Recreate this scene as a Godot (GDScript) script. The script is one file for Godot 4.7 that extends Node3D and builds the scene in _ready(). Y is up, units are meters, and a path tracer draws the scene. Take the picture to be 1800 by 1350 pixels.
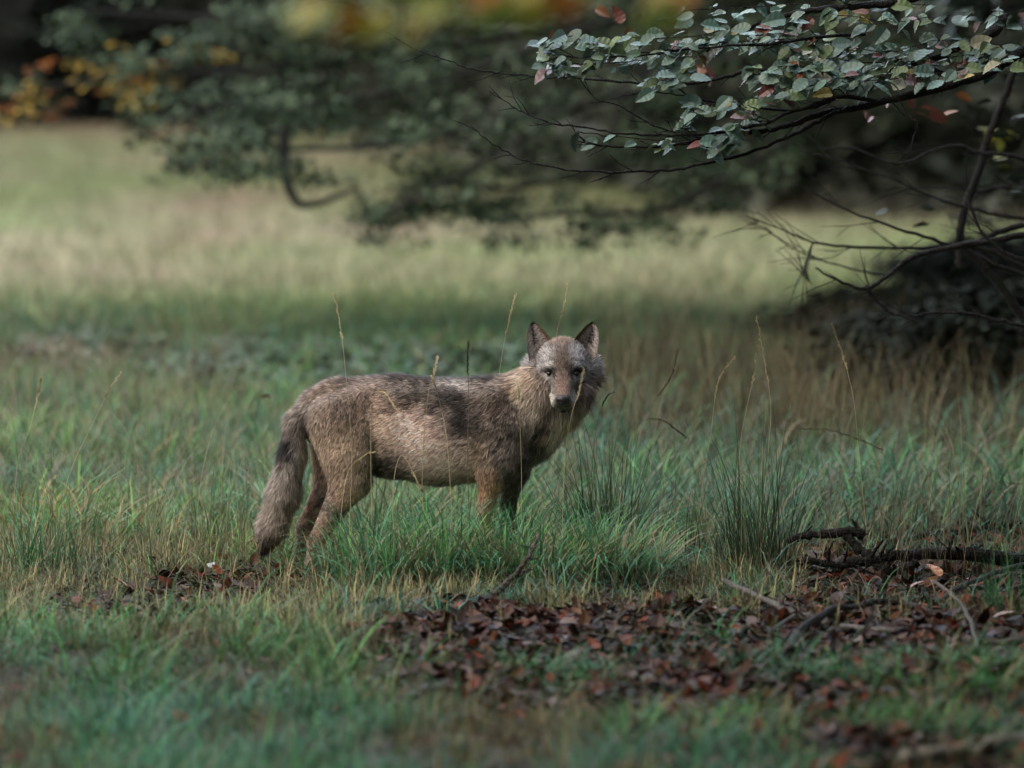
extends Node3D

const S := 0.0020519          # metres per photo pixel at the animal
const HALF := 0.06926         # tangent of half the vertical field of view
const WITH_GRASS := true
const WITH_TREES := true
var cam: Camera3D
var rng := RandomNumberGenerator.new()
var noise := FastNoiseLite.new()
var used := {}
var M := {}


# ---------------------------------------------------------------- helpers
class Shape:
	var v := PackedVector3Array()
	var n := PackedVector3Array()
	var c := PackedColorArray()
	var idx := PackedInt32Array()

	func mesh() -> ArrayMesh:
		var a := []
		a.resize(Mesh.ARRAY_MAX)
		a[Mesh.ARRAY_VERTEX] = v
		if n.size() == v.size():
			a[Mesh.ARRAY_NORMAL] = n
		a[Mesh.ARRAY_COLOR] = c
		a[Mesh.ARRAY_INDEX] = idx
		var m := ArrayMesh.new()
		m.add_surface_from_arrays(Mesh.PRIMITIVE_TRIANGLES, a)
		return m

	func tube(pts: Array, radii: Array, sides: int, col: Color, rough := 0.0, rg: RandomNumberGenerator = null) -> void:
		var first := v.size()
		var k := pts.size()
		var prev := Vector3.ZERO
		for i in k:
			var t: Vector3 = (pts[mini(i + 1, k - 1)] - pts[maxi(i - 1, 0)]).normalized()
			var u := prev - t * prev.dot(t) if i > 0 else (Vector3.UP if absf(t.y) < 0.8 else Vector3.RIGHT).cross(t)
			u = u.normalized()
			prev = u
			var w := t.cross(u)
			for s in sides:
				var a := TAU * s / sides
				var d := u * cos(a) + w * sin(a)
				var r: float = radii[i] * (1.0 + (rg.randf_range(-rough, rough) if rg else 0.0))
				v.append(pts[i] + d * r)
				n.append(d)
				var q := 1.0 + (rg.randf_range(-0.25, 0.25) if rg else 0.0)
				c.append(Color(col.r * q, col.g * q, col.b * q))
		for i in k - 1:
			for s in sides:
				var a := first + i * sides + s
				var b := first + i * sides + (s + 1) % sides
				idx.append_array([a, a + sides, b, b, a + sides, b + sides])
		for e in 2:
			var at := 0 if e == 0 else k - 1
			var tip := v.size()
			var t2: Vector3 = (pts[1] - pts[0]).normalized() if e == 0 else (pts[k - 2] - pts[k - 1]).normalized()
			v.append(pts[at] - t2 * radii[at] * 0.5)
			n.append(-t2)
			c.append(col)
			for s in sides:
				var a := first + at * sides + s
				var b := first + at * sides + (s + 1) % sides
				if e == 0:
					idx.append_array([tip, a, b])
				else:
					idx.append_array([tip, b, a])

	# a grass blade: a narrow curved strip, flat shaded
	func blade(p: Vector3, ang: float, h: float, lean: float, droop: float, w: float, c0: Color, c1: Color, segs := 4, twist := 0.0) -> void:
		var first := v.size()
		var out := Vector3(cos(ang), 0, sin(ang))
		var y := 0.0
		var x := 0.0
		var slope := lean
		for i in segs + 1:
			var t := float(i) / segs
			var a := ang + PI / 2 + twist * t
			var side := Vector3(cos(a), 0, sin(a)) * w * 0.5 * (1.0 - pow(t, 2.2)) * (0.75 + 0.25 * sin(PI * minf(1.0, t * 1.6)))
			var q := p + out * x + Vector3(0, y, 0)
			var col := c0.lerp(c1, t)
			if i == segs:
				v.append(q)
				c.append(col)
			else:
				v.append(q - side)
				v.append(q + side)
				c.append(col)
				c.append(col)
			slope = lean + droop * (t + 0.5 / segs) * (t + 0.5 / segs)
			x += sin(slope) * h / segs
			y += cos(slope) * h / segs
		for i in segs:
			var a := first + i * 2
			if i == segs - 1:
				idx.append_array([a, a + 1, a + 2])
			else:
				idx.append_array([a, a + 1, a + 2, a + 1, a + 3, a + 2])

	# a leaf: oval, pointed, folded along its midrib, pleated along its side veins
	func leaf(tr: Transform3D, length: float, width: float, fold: float, curl: float, col: Color, rows := 7, pleat := 0.04) -> void:
		var first := v.size()
		for i in rows + 1:
			var t := float(i) / rows
			var half := width * 0.5 * pow(sin(PI * pow(t, 0.8)), 0.75) if i > 0 and i < rows else 0.0015
			var y := -curl * length * t * t
			var up := pleat * length * (0.5 if i % 2 == 0 else -0.5)
			var k := 1.0 + (0.06 if i % 2 == 0 else -0.04)
			for s in [-1, 0, 1]:
				var q := Vector3(length * t, y + (absf(s) * half * fold + (up if s != 0 else 0.0)), s * half * (1.0 + 0.06 * (i % 2)))
				v.append(tr * q)
				var kk := 0.93 if s == 0 else k
				c.append(Color(col.r * kk, col.g * kk, col.b * kk))
		for i in rows:
			for s in 2:
				var a := first + i * 3 + s
				idx.append_array([a, a + 1, a + 3, a + 1, a + 4, a + 3])


func rr(a: float, b: float) -> float:
	return rng.randf_range(a, b)


func numbered(called: String) -> String:
	var k: int = used.get(called, 0)
	used[called] = k + 1
	return called if k == 0 else "%s_%03d" % [called, k]


func tag(o: Node, label: String, category: String, group := "", kind := "") -> void:
	if label:
		o.set_meta("label", label)
	if category:
		o.set_meta("category", category)
	if group:
		o.set_meta("group", group)
	if kind:
		o.set_meta("kind", kind)


func thing(called: String, at := Vector3.ZERO) -> Node3D:
	var o := Node3D.new()
	o.name = numbered(called)
	o.position = at
	add_child(o, true)
	return o


func obj(called: String, m: Mesh, mat: Material, parent: Node = null) -> MeshInstance3D:
	var o := MeshInstance3D.new()
	o.name = called if parent else numbered(called)
	o.mesh = m
	o.material_override = mat
	(parent if parent else self).add_child(o, true)
	return o


func many(called: String, m: Mesh, mat: Material, places: Array, colors: PackedColorArray, parent: Node = null) -> MultiMeshInstance3D:
	var mm := MultiMesh.new()
	mm.transform_format = MultiMesh.TRANSFORM_3D
	mm.use_colors = true
	mm.mesh = m
	mm.instance_count = places.size()
	for i in places.size():
		mm.set_instance_transform(i, places[i])
		mm.set_instance_color(i, colors[i])
	var o := MultiMeshInstance3D.new()
	o.name = called if parent else numbered(called)
	o.multimesh = mm
	o.material_override = mat
	(parent if parent else self).add_child(o, true)
	o.set_meta("kind", "stuff")
	return o


# the point that lies «depth» metres into the view at a place of the photograph
func at(px: float, py: float, depth: float) -> Vector3:
	return cam.transform * Vector3((px - 900.0) / 675.0 * HALF * depth, -(py - 675.0) / 675.0 * HALF * depth, -depth)


func ground_y(x: float, z: float) -> float:
	var y := noise.get_noise_2d(x * 22.0, z * 22.0) * 0.05 + noise.get_noise_2d(x * 90.0 + 50.0, z * 90.0) * 0.018
	y *= clampf((z + 40.0) / 30.0, 0.25, 1.0)
	var away := maxf(0.0, -z - 38.0)
	return y + 0.55 * smoothstep(0.0, 80.0, away) + 0.0015 * away


func on_ground(px: float, py: float) -> Vector3:
	var a := cam.position
	var d := (at(px, py, 1.0) - a)
	var t := -a.y / d.y
	for i in 8:
		var p := a + d * t
		t += (ground_y(p.x, p.z) - p.y) / d.y
	return a + d * t


func spline(pts: Array, per := 4) -> Array:
	var out := []
	var k := pts.size()
	for i in k - 1:
		var p0: Vector3 = pts[maxi(i - 1, 0)]
		var p1: Vector3 = pts[i]
		var p2: Vector3 = pts[i + 1]
		var p3: Vector3 = pts[mini(i + 2, k - 1)]
		for j in per:
			out.append(p1.cubic_interpolate(p2, p0, p3, float(j) / per))
	out.append(pts[k - 1])
	return out


func tapered(count: int, r0: float, r1: float) -> Array:
	var out := []
	for i in count:
		out.append(lerpf(r0, r1, float(i) / maxf(1.0, count - 1)))
	return out


func lit(r: float, g: float, b: float) -> Color:
	return Color(r, g, b)


func mat(rough: float, spec := 0.5, back := 0.0, both := true) -> StandardMaterial3D:
	var m := StandardMaterial3D.new()
	m.vertex_color_use_as_albedo = true
	m.roughness = rough
	m.metallic_specular = spec
	if both:
		m.cull_mode = BaseMaterial3D.CULL_DISABLED
	if back > 0.0:
		m.backlight_enabled = true
		m.backlight = Color(back, back, back)
	return m


func noise_tex(freq: float, ramp: Array, size := 512, oct := 5, bump := false, seed_ := 3) -> NoiseTexture2D:
	var f := FastNoiseLite.new()
	f.seed = seed_
	f.frequency = freq
	f.fractal_octaves = oct
	var t := NoiseTexture2D.new()
	t.width = size
	t.height = size
	t.seamless = true
	t.noise = f
	if bump:
		t.as_normal_map = true
		t.bump_strength = 6.0
	if ramp:
		var g := Gradient.new()
		g.offsets = PackedFloat32Array(ramp.map(func(x): return x[0]))
		g.colors = PackedColorArray(ramp.map(func(x): return x[1].linear_to_srgb()))
		t.color_ramp = g
	return t


func materials() -> void:
	M.grass = mat(0.6, 0.28, 0.55)
	M.dry = mat(0.75, 0.22, 0.4)
	M.leaf = mat(0.4, 0.5, 0.3)
	M.crown = mat(0.6, 0.35, 0.35)
	M.shade_leaf = mat(0.7, 0.2, 0.2)
	M.litter = mat(0.62, 0.3, 0.12)
	M.fur = mat(0.62, 0.3, 0.12)
	M.hide = mat(0.9, 0.2, 0.0, false)
	M.bark = mat(0.85, 0.35, 0.0, false)
	var b := noise_tex(0.03, [[0.25, lit(0.35, 0.33, 0.3)], [0.5, lit(0.75, 0.72, 0.68)], [0.75, lit(1, 1, 1)]], 256, 5)
	M.bark.albedo_texture = b
	M.bark.uv1_triplanar = true
	M.bark.uv1_scale = Vector3(9, 9, 9)
	M.bark.heightmap_enabled = true
	M.bark.heightmap_texture = noise_tex(0.03, [], 256, 5)
	M.bark.heightmap_scale = 1.2
	M.soil = StandardMaterial3D.new()
	M.soil.roughness = 0.95
	M.soil.albedo_texture = noise_tex(0.012, [[0.2, lit(0.012, 0.009, 0.007)], [0.45, lit(0.03, 0.024, 0.016)], [0.6, lit(0.05, 0.04, 0.026)], [0.85, lit(0.025, 0.028, 0.014)]], 1024, 6)
	M.soil.uv1_triplanar = true
	M.soil.uv1_world_triplanar = true
	M.soil.uv1_scale = Vector3(0.7, 0.7, 0.7)
	M.soil.heightmap_enabled = true
	M.soil.heightmap_texture = noise_tex(0.04, [], 512, 5)
	M.soil.heightmap_scale = 2.0
	M.eye = StandardMaterial3D.new()
	M.eye.albedo_color = Color(0.13, 0.075, 0.035)
	M.eye.roughness = 0.12
	M.eye.metallic_specular = 0.5
	M.nose = StandardMaterial3D.new()
	M.nose.albedo_color = Color(0.17, 0.165, 0.175)
	M.nose.roughness = 0.38
	M.nose.heightmap_enabled = true
	M.nose.heightmap_texture = noise_tex(0.08, [], 128, 2)
	M.nose.heightmap_scale = 0.12
	M.nose.uv1_triplanar = true
	M.nose.uv1_scale = Vector3(14, 14, 14)


# ---------------------------------------------------------------- the wolf
# Bones: [from, to, radius from, radius to, lateral squeeze, fur flow, fur length]
func nets(bones: Array, lo: Vector3, hi: Vector3, cell: float, k: float) -> Dictionary:
	var nx := int((hi.x - lo.x) / cell) + 2
	var ny := int((hi.y - lo.y) / cell) + 2
	var nz := int((hi.z - lo.z) / cell) + 2
	var f := PackedFloat32Array()
	f.resize(nx * ny * nz)
	for b in bones:
		var a: Vector3 = b[0]
		var e: Vector3 = b[1]
		var ra: float = b[2]
		var rb: float = b[3]
		var q: float = 1.0 / b[4]
		var pad: float = maxf(ra, rb) + 4.0 * k
		var x0 := maxi(0, int((minf(a.x, e.x) - pad - lo.x) / cell))
		var x1 := mini(nx - 1, int((maxf(a.x, e.x) + pad - lo.x) / cell) + 1)
		var y0 := maxi(0, int((minf(a.y, e.y) - pad - lo.y) / cell))
		var y1 := mini(ny - 1, int((maxf(a.y, e.y) + pad - lo.y) / cell) + 1)
		var z0 := maxi(0, int((minf(a.z, e.z) - pad - lo.z) / cell))
		var z1 := mini(nz - 1, int((maxf(a.z, e.z) + pad - lo.z) / cell) + 1)
		var d := e - a
		var dz := d.z * q
		var ll := maxf(1e-9, d.x * d.x + d.y * d.y + dz * dz)
		for z in range(z0, z1 + 1):
			var pz := (lo.z + z * cell - a.z) * q
			for y in range(y0, y1 + 1):
				var py := lo.y + y * cell - a.y
				var i := (z * ny + y) * nx + x0
				var yz := py * d.y + pz * dz
				for x in range(x0, x1 + 1):
					var px := lo.x + x * cell - a.x
					var t := clampf((px * d.x + yz) / ll, 0.0, 1.0)
					var ex := px - d.x * t
					var ey := py - d.y * t
					var ez := pz - dz * t
					f[i] += exp(((ra + (rb - ra) * t) - sqrt(ex * ex + ey * ey + ez * ez)) / k)
					i += 1
	for i in f.size():
		f[i] = -k * log(f[i]) if f[i] > 1e-12 else 1.0
	var own := PackedInt32Array()
	own.resize(f.size())
	own.fill(-1)
	var v := PackedVector3Array()
	var far := cell * 2.6
	var step := [0, 1, nx, nx + 1, nx * ny, nx * ny + 1, nx * ny + nx, nx * ny + nx + 1]
	var off := [Vector3(0, 0, 0), Vector3(1, 0, 0), Vector3(0, 1, 0), Vector3(1, 1, 0), Vector3(0, 0, 1), Vector3(1, 0, 1), Vector3(0, 1, 1), Vector3(1, 1, 1)]
	var edges := [[0, 1], [2, 3], [4, 5], [6, 7], [0, 2], [1, 3], [4, 6], [5, 7], [0, 4], [1, 5], [2, 6], [3, 7]]
	for z in nz - 1:
		for y in ny - 1:
			var row := (z * ny + y) * nx
			for x in nx - 1:
				var i := row + x
				if absf(f[i]) > far:
					continue
				var sum := Vector3.ZERO
				var count := 0
				for ed in edges:
					var p: float = f[i + step[ed[0]]]
					var r: float = f[i + step[ed[1]]]
					if (p < 0.0) != (r < 0.0):
						sum += off[ed[0]].lerp(off[ed[1]], p / (p - r))
						count += 1
				if count:
					own[i] = v.size()
					v.append(lo + (Vector3(x, y, z) + sum / count) * cell)
	var idx := PackedInt32Array()
	var back := [1, nx, nx * ny]
	for z in range(1, nz - 1):
		for y in range(1, ny - 1):
			var row := (z * ny + y) * nx
			for x in range(1, nx - 1):
				var i := row + x
				if absf(f[i]) > far:
					continue
				var inside := f[i] < 0.0
				for ax in 3:
					if (f[i + back[ax]] < 0.0) == inside:
						continue
					var b1: int = back[(ax + 1) % 3]
					var b2: int = back[(ax + 2) % 3]
					var q0 := own[i]
					var q1 := own[i - b1]
					var q2 := own[i - b1 - b2]
					var q3 := own[i - b2]
					if q0 < 0 or q1 < 0 or q2 < 0 or q3 < 0:
						continue
					if inside:
						idx.append_array([q0, q2, q1, q0, q3, q2])
					else:
						idx.append_array([q0, q1, q2, q0, q2, q3])
	var n := PackedVector3Array()
	n.resize(v.size())
	for t in range(0, idx.size(), 3):
		var a := v[idx[t]]
		var fn := (v[idx[t + 2]] - a).cross(v[idx[t + 1]] - a)
		for j in 3:
			n[idx[t + j]] += fn
	var flow := PackedVector3Array()
	flow.resize(v.size())
	var length := PackedFloat32Array()
	length.resize(v.size())
	for i in v.size():
		n[i] = n[i].normalized()
		var p := v[i]
		var fl := Vector3.ZERO
		var le := 0.0
		var total := 1e-9
		for b in bones:
			var a: Vector3 = b[0]
			var d: Vector3 = b[1] - a
			var t := clampf((p - a).dot(d) / maxf(1e-9, d.length_squared()), 0.0, 1.0)
			var e := p - a - d * t
			e.z /= b[4]
			var w := exp(-absf(e.length() - lerpf(b[2], b[3], t)) / (k * 1.6))
			fl += b[5] * w
			le += b[6] * w
			total += w
		flow[i] = fl / total
		length[i] = le / total
	return {"v": v, "n": n, "idx": idx, "flow": flow, "len": length}


func P(px: float, py: float, z := 0.0) -> Vector3:
	return Vector3((px - 900.0) * S, (1012.0 - py) * S, z)


# one layer of coat markings: [x, y, half width, half height, turn, colour, strength]
func marks(x: float, y: float, list: Array, base: Color) -> Color:
	var c := base
	for m in list:
		var dx: float = x - m[0]
		var dy: float = y - m[1]
		if absf(dx) > 2.2 * maxf(m[2], m[3]) or absf(dy) > 2.2 * maxf(m[2], m[3]):
			continue
		var cs := cos(m[4])
		var sn := sin(m[4])
		var u: float = (dx * cs + dy * sn) / m[2]
		var w: float = (-dx * sn + dy * cs) / m[3]
		c = c.lerp(m[5], m[6] * exp(-pow(u * u + w * w, 1.4)))
	return c


func wolf() -> void:
	var root := thing("wolf")
	tag(root, "grey-brown wolf standing side on in the grass, head turned to the viewer", "wolf")
	var back := Vector3(-1, -0.28, 0)
	var down := Vector3(-0.25, -1, 0)
	var bones := [
		# trunk
		[P(600, 730), P(690, 748), 66 * S, 88 * S, 0.54, Vector3(-1, -0.35, 0), 0.024],
		[P(690, 748), P(775, 758), 88 * S, 90 * S, 0.54, Vector3(-1, -0.45, 0), 0.024],
		[P(775, 758), P(862, 752), 90 * S, 87 * S, 0.6, Vector3(-1, -0.4, 0), 0.027],
		[P(862, 750), P(915, 744), 84 * S, 72 * S, 0.62, Vector3(-0.8, -0.7, 0), 0.034],
		# ribs, shoulder blades and haunches
		[P(770, 770, 0.01), P(850, 760, 0.01), 74 * S, 80 * S, 0.72, Vector3(-0.9, -0.5, 0), 0.026],
		[P(868, 705, 0.075), P(892, 800, 0.1), 26 * S, 34 * S, 0.6, Vector3(-0.5, -0.9, 0), 0.028],
		[P(868, 705, -0.075), P(892, 800, -0.1), 26 * S, 34 * S, 0.6, Vector3(-0.5, -0.9, 0), 0.028],
		[P(628, 712, 0.06), P(612, 800, 0.1), 30 * S, 38 * S, 0.6, Vector3(-0.4, -0.9, 0), 0.022],
		# neck, throat and breast
		[P(885, 728), P(968, 678), 58 * S, 44 * S, 0.8, Vector3(-0.8, -0.8, 0.1), 0.042],
		[P(915, 745), P(975, 712), 58 * S, 44 * S, 0.8, Vector3(-0.25, -1, 0.1), 0.05],
		[P(962, 690, 0.02), P(1006, 690, 0.02), 36 * S, 30 * S, 0.9, Vector3(0.1, -1, 0), 0.05],
		# near hind leg
		[P(594, 742, 0.06), P(618, 838, 0.085), 50 * S, 36 * S, 0.7, down, 0.022],
		[P(620, 838, 0.09), P(556, 950, 0.085), 30 * S, 12.5 * S, 0.75, Vector3(-0.6, -1, 0), 0.012],
		[P(556, 950, 0.085), P(549, 990, 0.085), 12.5 * S, 11 * S, 0.9, Vector3(0, -1, 0), 0.008],
		[P(549, 994, 0.085), P(569, 1003, 0.09), 13 * S, 12 * S, 1.2, Vector3(1, -0.4, 0), 0.007],
		# far hind leg
		[P(586, 750, -0.06), P(588, 838, -0.085), 46 * S, 34 * S, 0.7, down, 0.022],
		[P(588, 838, -0.09), P(534, 930, -0.085), 28 * S, 12.5 * S, 0.75, Vector3(-0.6, -1, 0), 0.014],
		[P(534, 930, -0.085), P(524, 988, -0.085), 12.5 * S, 11 * S, 0.9, Vector3(0, -1, 0), 0.008],
		[P(524, 992, -0.085), P(544, 1003, -0.085), 13 * S, 12 * S, 1.2, Vector3(1, -0.4, 0), 0.007],
		# near foreleg
		[P(884, 752, 0.07), P(872, 822, 0.085), 44 * S, 30 * S, 0.7, down, 0.026],
		[P(868, 826, 0.085), P(851, 895, 0.085), 25 * S, 12 * S, 0.8, Vector3(0, -1, 0), 0.012],
		[P(851, 895, 0.085), P(850, 985, 0.085), 12 * S, 11 * S, 0.9, Vector3(0, -1, 0), 0.008],
		[P(851, 990, 0.085), P(868, 1003, 0.09), 13 * S, 13 * S, 1.2, Vector3(1, -0.4, 0), 0.007],
		# far foreleg
		[P(908, 760, -0.07), P(902, 828, -0.085), 42 * S, 28 * S, 0.7, down, 0.026],
		[P(902, 828, -0.085), P(893, 895, -0.085), 22 * S, 12 * S, 0.8, Vector3(0, -1, 0), 0.012],
		[P(893, 895, -0.085), P(894, 985, -0.085), 12 * S, 11 * S, 0.9, Vector3(0, -1, 0), 0.008],
		[P(895, 990, -0.085), P(913, 1003, -0.085), 13 * S, 13 * S, 1.2, Vector3(1, -0.4, 0), 0.007],
		# tail
		[P(552, 706), P(522, 742, 0.005), 20 * S, 17 * S, 1.0, Vector3(-0.7, -0.8, 0), 0.028],
		[P(522, 742, 0.005), P(514, 800, 0.015), 17 * S, 19 * S, 1.0, Vector3(-0.15, -1, 0), 0.036],
		[P(514, 800, 0.015), P(500, 865, 0.02), 19 * S, 23 * S, 1.0, Vector3(-0.3, -1, 0), 0.04],
		[P(500, 865, 0.02), P(480, 925, 0.025), 23 * S, 20 * S, 1.0, Vector3(-0.4, -1, 0), 0.042],
		[P(480, 925, 0.025), P(466, 962, 0.025), 20 * S, 7 * S, 1.0, Vector3(-0.3, -1, 0), 0.036],
	]
	var body := nets(bones, P(430, 1016, -0.26), P(1062, 610, 0.26), 0.0095, 0.009)
	# the head, on a finer grid: pixels of the photograph round the point between the eyes, tilted down
	var tilt := deg_to_rad(35.0)
	var eyes := P(989, 650, 0.105)
	var h := func(x: float, y: float, z: float) -> Vector3:
		return eyes + Vector3(x, y * cos(tilt) - z * sin(tilt), y * sin(tilt) + z * cos(tilt)) * S
	var hb := []
	var bone := func(a: Vector3, b: Vector3, ra: float, rb: float, le: float) -> void:
		hb.append([a, b, ra * S, rb * S, 1.0, Vector3.ZERO, le])
	bone.call(h.call(0, -13, -38), h.call(0, -4, -26), 41.0, 35.0, 0.012)
	bone.call(h.call(0, -48, -72), h.call(0, -12, -38), 44.0, 40.0, 0.03)
	for s in [-1.0, 1.0]:
		bone.call(h.call(s * 26, -30, -36), h.call(s * 34, -34, -44), 22.0, 25.0, 0.028)
		bone.call(h.call(s * 42, -34, -56), h.call(s * 47, -56, -62), 18.0, 15.0, 0.052)
		bone.call(h.call(s * 20, 7, -12), h.call(s * 30, 4, -18), 11.0, 9.0, 0.007)
		bone.call(h.call(s * 22, -17, -8), h.call(s * 30, -14, -22), 13.0, 14.0, 0.009)
		bone.call(h.call(s * 11, -30, 32), h.call(s * 10, -31, 47), 12.0, 11.0, 0.006)
	bone.call(h.call(0, -14, 0), h.call(0, -19, 50), 24.0, 14.0, 0.006)
	bone.call(h.call(0, -30, -10), h.call(0, -47, 41), 21.0, 9.5, 0.007)
	bone.call(h.call(0, -46, -45), h.call(0, -36, -10), 30.0, 22.0, 0.03)
	var head := nets(hb, eyes + Vector3(-80, -100, -150) * S, eyes + Vector3(80, 78, 66) * S, 0.0042, 0.0055)
	var nose_at: Vector3 = h.call(0, -18, 61)
	for i in head.v.size():
		var away: Vector3 = (head.v[i] - nose_at)
		head.flow[i] = (away.normalized() + Vector3(0, -0.35 * clampf(away.length() / 0.2, 0, 1), 0)).normalized()
	# coat colours
	var dark := lit(0.035, 0.029, 0.027)
	var brown := lit(0.175, 0.118, 0.085)
	var tan_ := lit(0.48, 0.335, 0.26)
	var grey := lit(0.23, 0.195, 0.178)
	var silver := lit(0.48, 0.43, 0.41)
	var cream := lit(0.6, 0.49, 0.4)
	var rust := lit(0.46, 0.26, 0.165)
	var coat := [
		[640, 690, 70, 26, 0.0, lit(0.25, 0.175, 0.135), 0.7], [652, 735, 30, 46, 0.1, lit(0.36, 0.25, 0.19), 0.75], [570, 700, 34, 28, -0.6, lit(0.22, 0.16, 0.125), 0.7],
		[560, 780, 24, 50, -0.1, lit(0.5, 0.37, 0.28), 0.85], [608, 790, 40, 64, -0.2, lit(0.48, 0.34, 0.25), 0.85],
		[715, 752, 56, 36, 0.25, lit(0.74, 0.51, 0.44), 1.0], [680, 745, 22, 44, 0.3, tan_, 0.7],
		[770, 800, 70, 34, 0.1, lit(0.56, 0.42, 0.36), 0.95], [760, 848, 70, 9, 0.05, lit(0.24, 0.17, 0.13), 0.7],
		[706, 818, 30, 22, 0.5, lit(0.13, 0.1, 0.095), 0.85], [668, 826, 11, 26, 0.25, dark, 0.9],
		[760, 690, 62, 16, -0.12, lit(0.07, 0.052, 0.043), 0.85], [722, 700, 48, 9, -0.35, lit(0.09, 0.066, 0.052), 0.7],
		[690, 680, 60, 9, -0.05, lit(0.1, 0.075, 0.06), 0.5],
		[818, 718, 17, 42, -0.2, dark, 0.95], [846, 735, 12, 38, -0.1, lit(0.07, 0.055, 0.05), 0.8],
		[800, 692, 30, 17, 0.4, dark, 0.95], [782, 706, 34, 10, -0.4, dark, 0.8], [812, 745, 14, 26, 0.1, dark, 0.8], [808, 672, 32, 9, 0.1, silver, 0.75], [870, 700, 24, 34, -0.3, lit(0.12, 0.086, 0.066), 0.75],
		[888, 780, 38, 50, 0.1, lit(0.165, 0.135, 0.118), 0.9], [845, 790, 18, 30, 0.2, lit(0.3, 0.205, 0.15), 0.7],
		[905, 820, 22, 30, 0.0, lit(0.12, 0.098, 0.085), 0.8],
		[908, 668, 28, 30, -0.5, lit(0.22, 0.145, 0.1), 0.8], [926, 655, 17, 50, 0.1, lit(0.55, 0.4, 0.29), 0.75],
		[936, 705, 20, 34, 0.1, lit(0.5, 0.4, 0.32), 0.9], [957, 752, 17, 40, 0.3, lit(0.04, 0.032, 0.028), 0.95], [925, 790, 12, 36, 0.2, lit(0.09, 0.07, 0.06), 0.7],
		[983, 748, 20, 36, 0.5, lit(0.56, 0.45, 0.36), 0.9], [1012, 740, 18, 40, 0.4, lit(0.32, 0.24, 0.185), 0.85], [1000, 770, 9, 30, 0.5, lit(0.1, 0.08, 0.07), 0.6],
		[854, 865, 24, 42, 0.0, rust, 1.0], [852, 950, 22, 60, 0.0, lit(0.36, 0.25, 0.18), 1.0], [895, 890, 14, 60, 0.0, lit(0.09, 0.07, 0.06), 0.9],
		[612, 860, 40, 26, 0.9, lit(0.48, 0.32, 0.24), 0.85], [574, 925, 34, 24, 0.9, lit(0.42, 0.28, 0.22), 0.85], [560, 975, 40, 30, 0.0, lit(0.36, 0.25, 0.19), 0.8],
		[545, 860, 14, 70, 0.15, lit(0.3, 0.17, 0.12), 0.85],
	]
	var tail := [
		[525, 740, 20, 34, 0.3, lit(0.22, 0.185, 0.165), 0.9], [516, 800, 22, 40, 0.2, silver, 0.6], [502, 780, 15, 28, 0.15, dark, 1.0], [512, 792, 16, 12, 0.5, lit(0.05, 0.046, 0.05), 0.75],
		[536, 810, 10, 34, 0.0, cream, 0.6], [498, 850, 26, 40, 0.3, lit(0.32, 0.27, 0.235), 0.85], [486, 900, 30, 28, 0.3, lit(0.4, 0.33, 0.28), 0.8],
		[462, 965, 32, 24, 0.4, dark, 1.0], [508, 940, 14, 26, 0.3, dark, 0.8],
	]
	var face := [
		[0, 26, 16, 36, 0, lit(0.115, 0.083, 0.066), 0.9], [0, 58, 46, 14, 0, lit(0.22, 0.135, 0.09), 0.9], [27, 32, 15, 12, 0.4, lit(0.5, 0.46, 0.45), 0.6], [-32, 32, 17, 13, -0.3, lit(0.42, 0.39, 0.38), 0.6],
		[-48, 8, 10, 26, 0.1, lit(0.2, 0.18, 0.175), 0.7], [-50, -22, 13, 32, 0, lit(0.3, 0.27, 0.25), 0.6], [-66, -36, 11, 34, 0, lit(0.5, 0.4, 0.32), 0.8], [66, -20, 9, 50, 0, lit(0.62, 0.52, 0.44), 0.9], [57, -16, 4, 22, 0.1, lit(0.06, 0.05, 0.047), 0.6], [44, -26, 9, 20, 0.2, lit(0.34, 0.31, 0.29), 0.7], [46, 12, 12, 22, 0.2, lit(0.34, 0.31, 0.3), 0.7],
		[-31, -15, 9, 10, 0.3, lit(0.55, 0.51, 0.49), 0.85], [31, -14, 9, 9, -0.3, lit(0.46, 0.45, 0.45), 0.8], [-27, 10, 12, 4.5, 0.15, lit(0.62, 0.58, 0.56), 0.9], [27, 10, 12, 4.5, -0.15, lit(0.56, 0.53, 0.52), 0.85],
		[-38, -32, 5, 14, 0.4, lit(0.06, 0.052, 0.05), 0.7], [-44, -38, 6, 18, 0.35, lit(0.8, 0.74, 0.7), 0.8], [-50, -56, 16, 20, 0.2, lit(0.24, 0.18, 0.145), 0.7],
		[0, -24, 14, 28, 0, lit(0.24, 0.158, 0.128), 0.95], [0, -2, 9, 13, 0, lit(0.13, 0.095, 0.08), 0.8], [-17, -22, 5, 12, 0.15, lit(0.1, 0.085, 0.08), 0.6], [17, -24, 5, 14, -0.15, lit(0.08, 0.07, 0.065), 0.7],
		[-21, -48, 7, 17, 0, lit(0.56, 0.51, 0.46), 0.95], [20, -48, 6, 16, 0, lit(0.4, 0.36, 0.32), 0.9],
		[-28, -57, 3, 13, 0.25, lit(0.012, 0.01, 0.01), 1.0], [26.5, -57, 4, 14, -0.25, lit(0.008, 0.007, 0.007), 1.0], [-11, -67, 10, 5, -0.5, lit(0.5, 0.46, 0.43), 0.6], [2, -72, 18, 7, 0, lit(0.006, 0.005, 0.005), 1.0],
		[-24, 0, 11, 5, 0.18, lit(0.008, 0.007, 0.006), 1.0], [24, 0, 12, 6.5, -0.18, lit(0.007, 0.006, 0.006), 1.0], [-14, -6, 4, 7, -0.3, lit(0.02, 0.017, 0.015), 0.9], [14, -6, 4, 8, 0.3, lit(0.016, 0.014, 0.013), 0.9],
		[0, -92, 30, 14, 0, lit(0.6, 0.5, 0.42), 0.6],
	]
	var colors := PackedColorArray()
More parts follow.
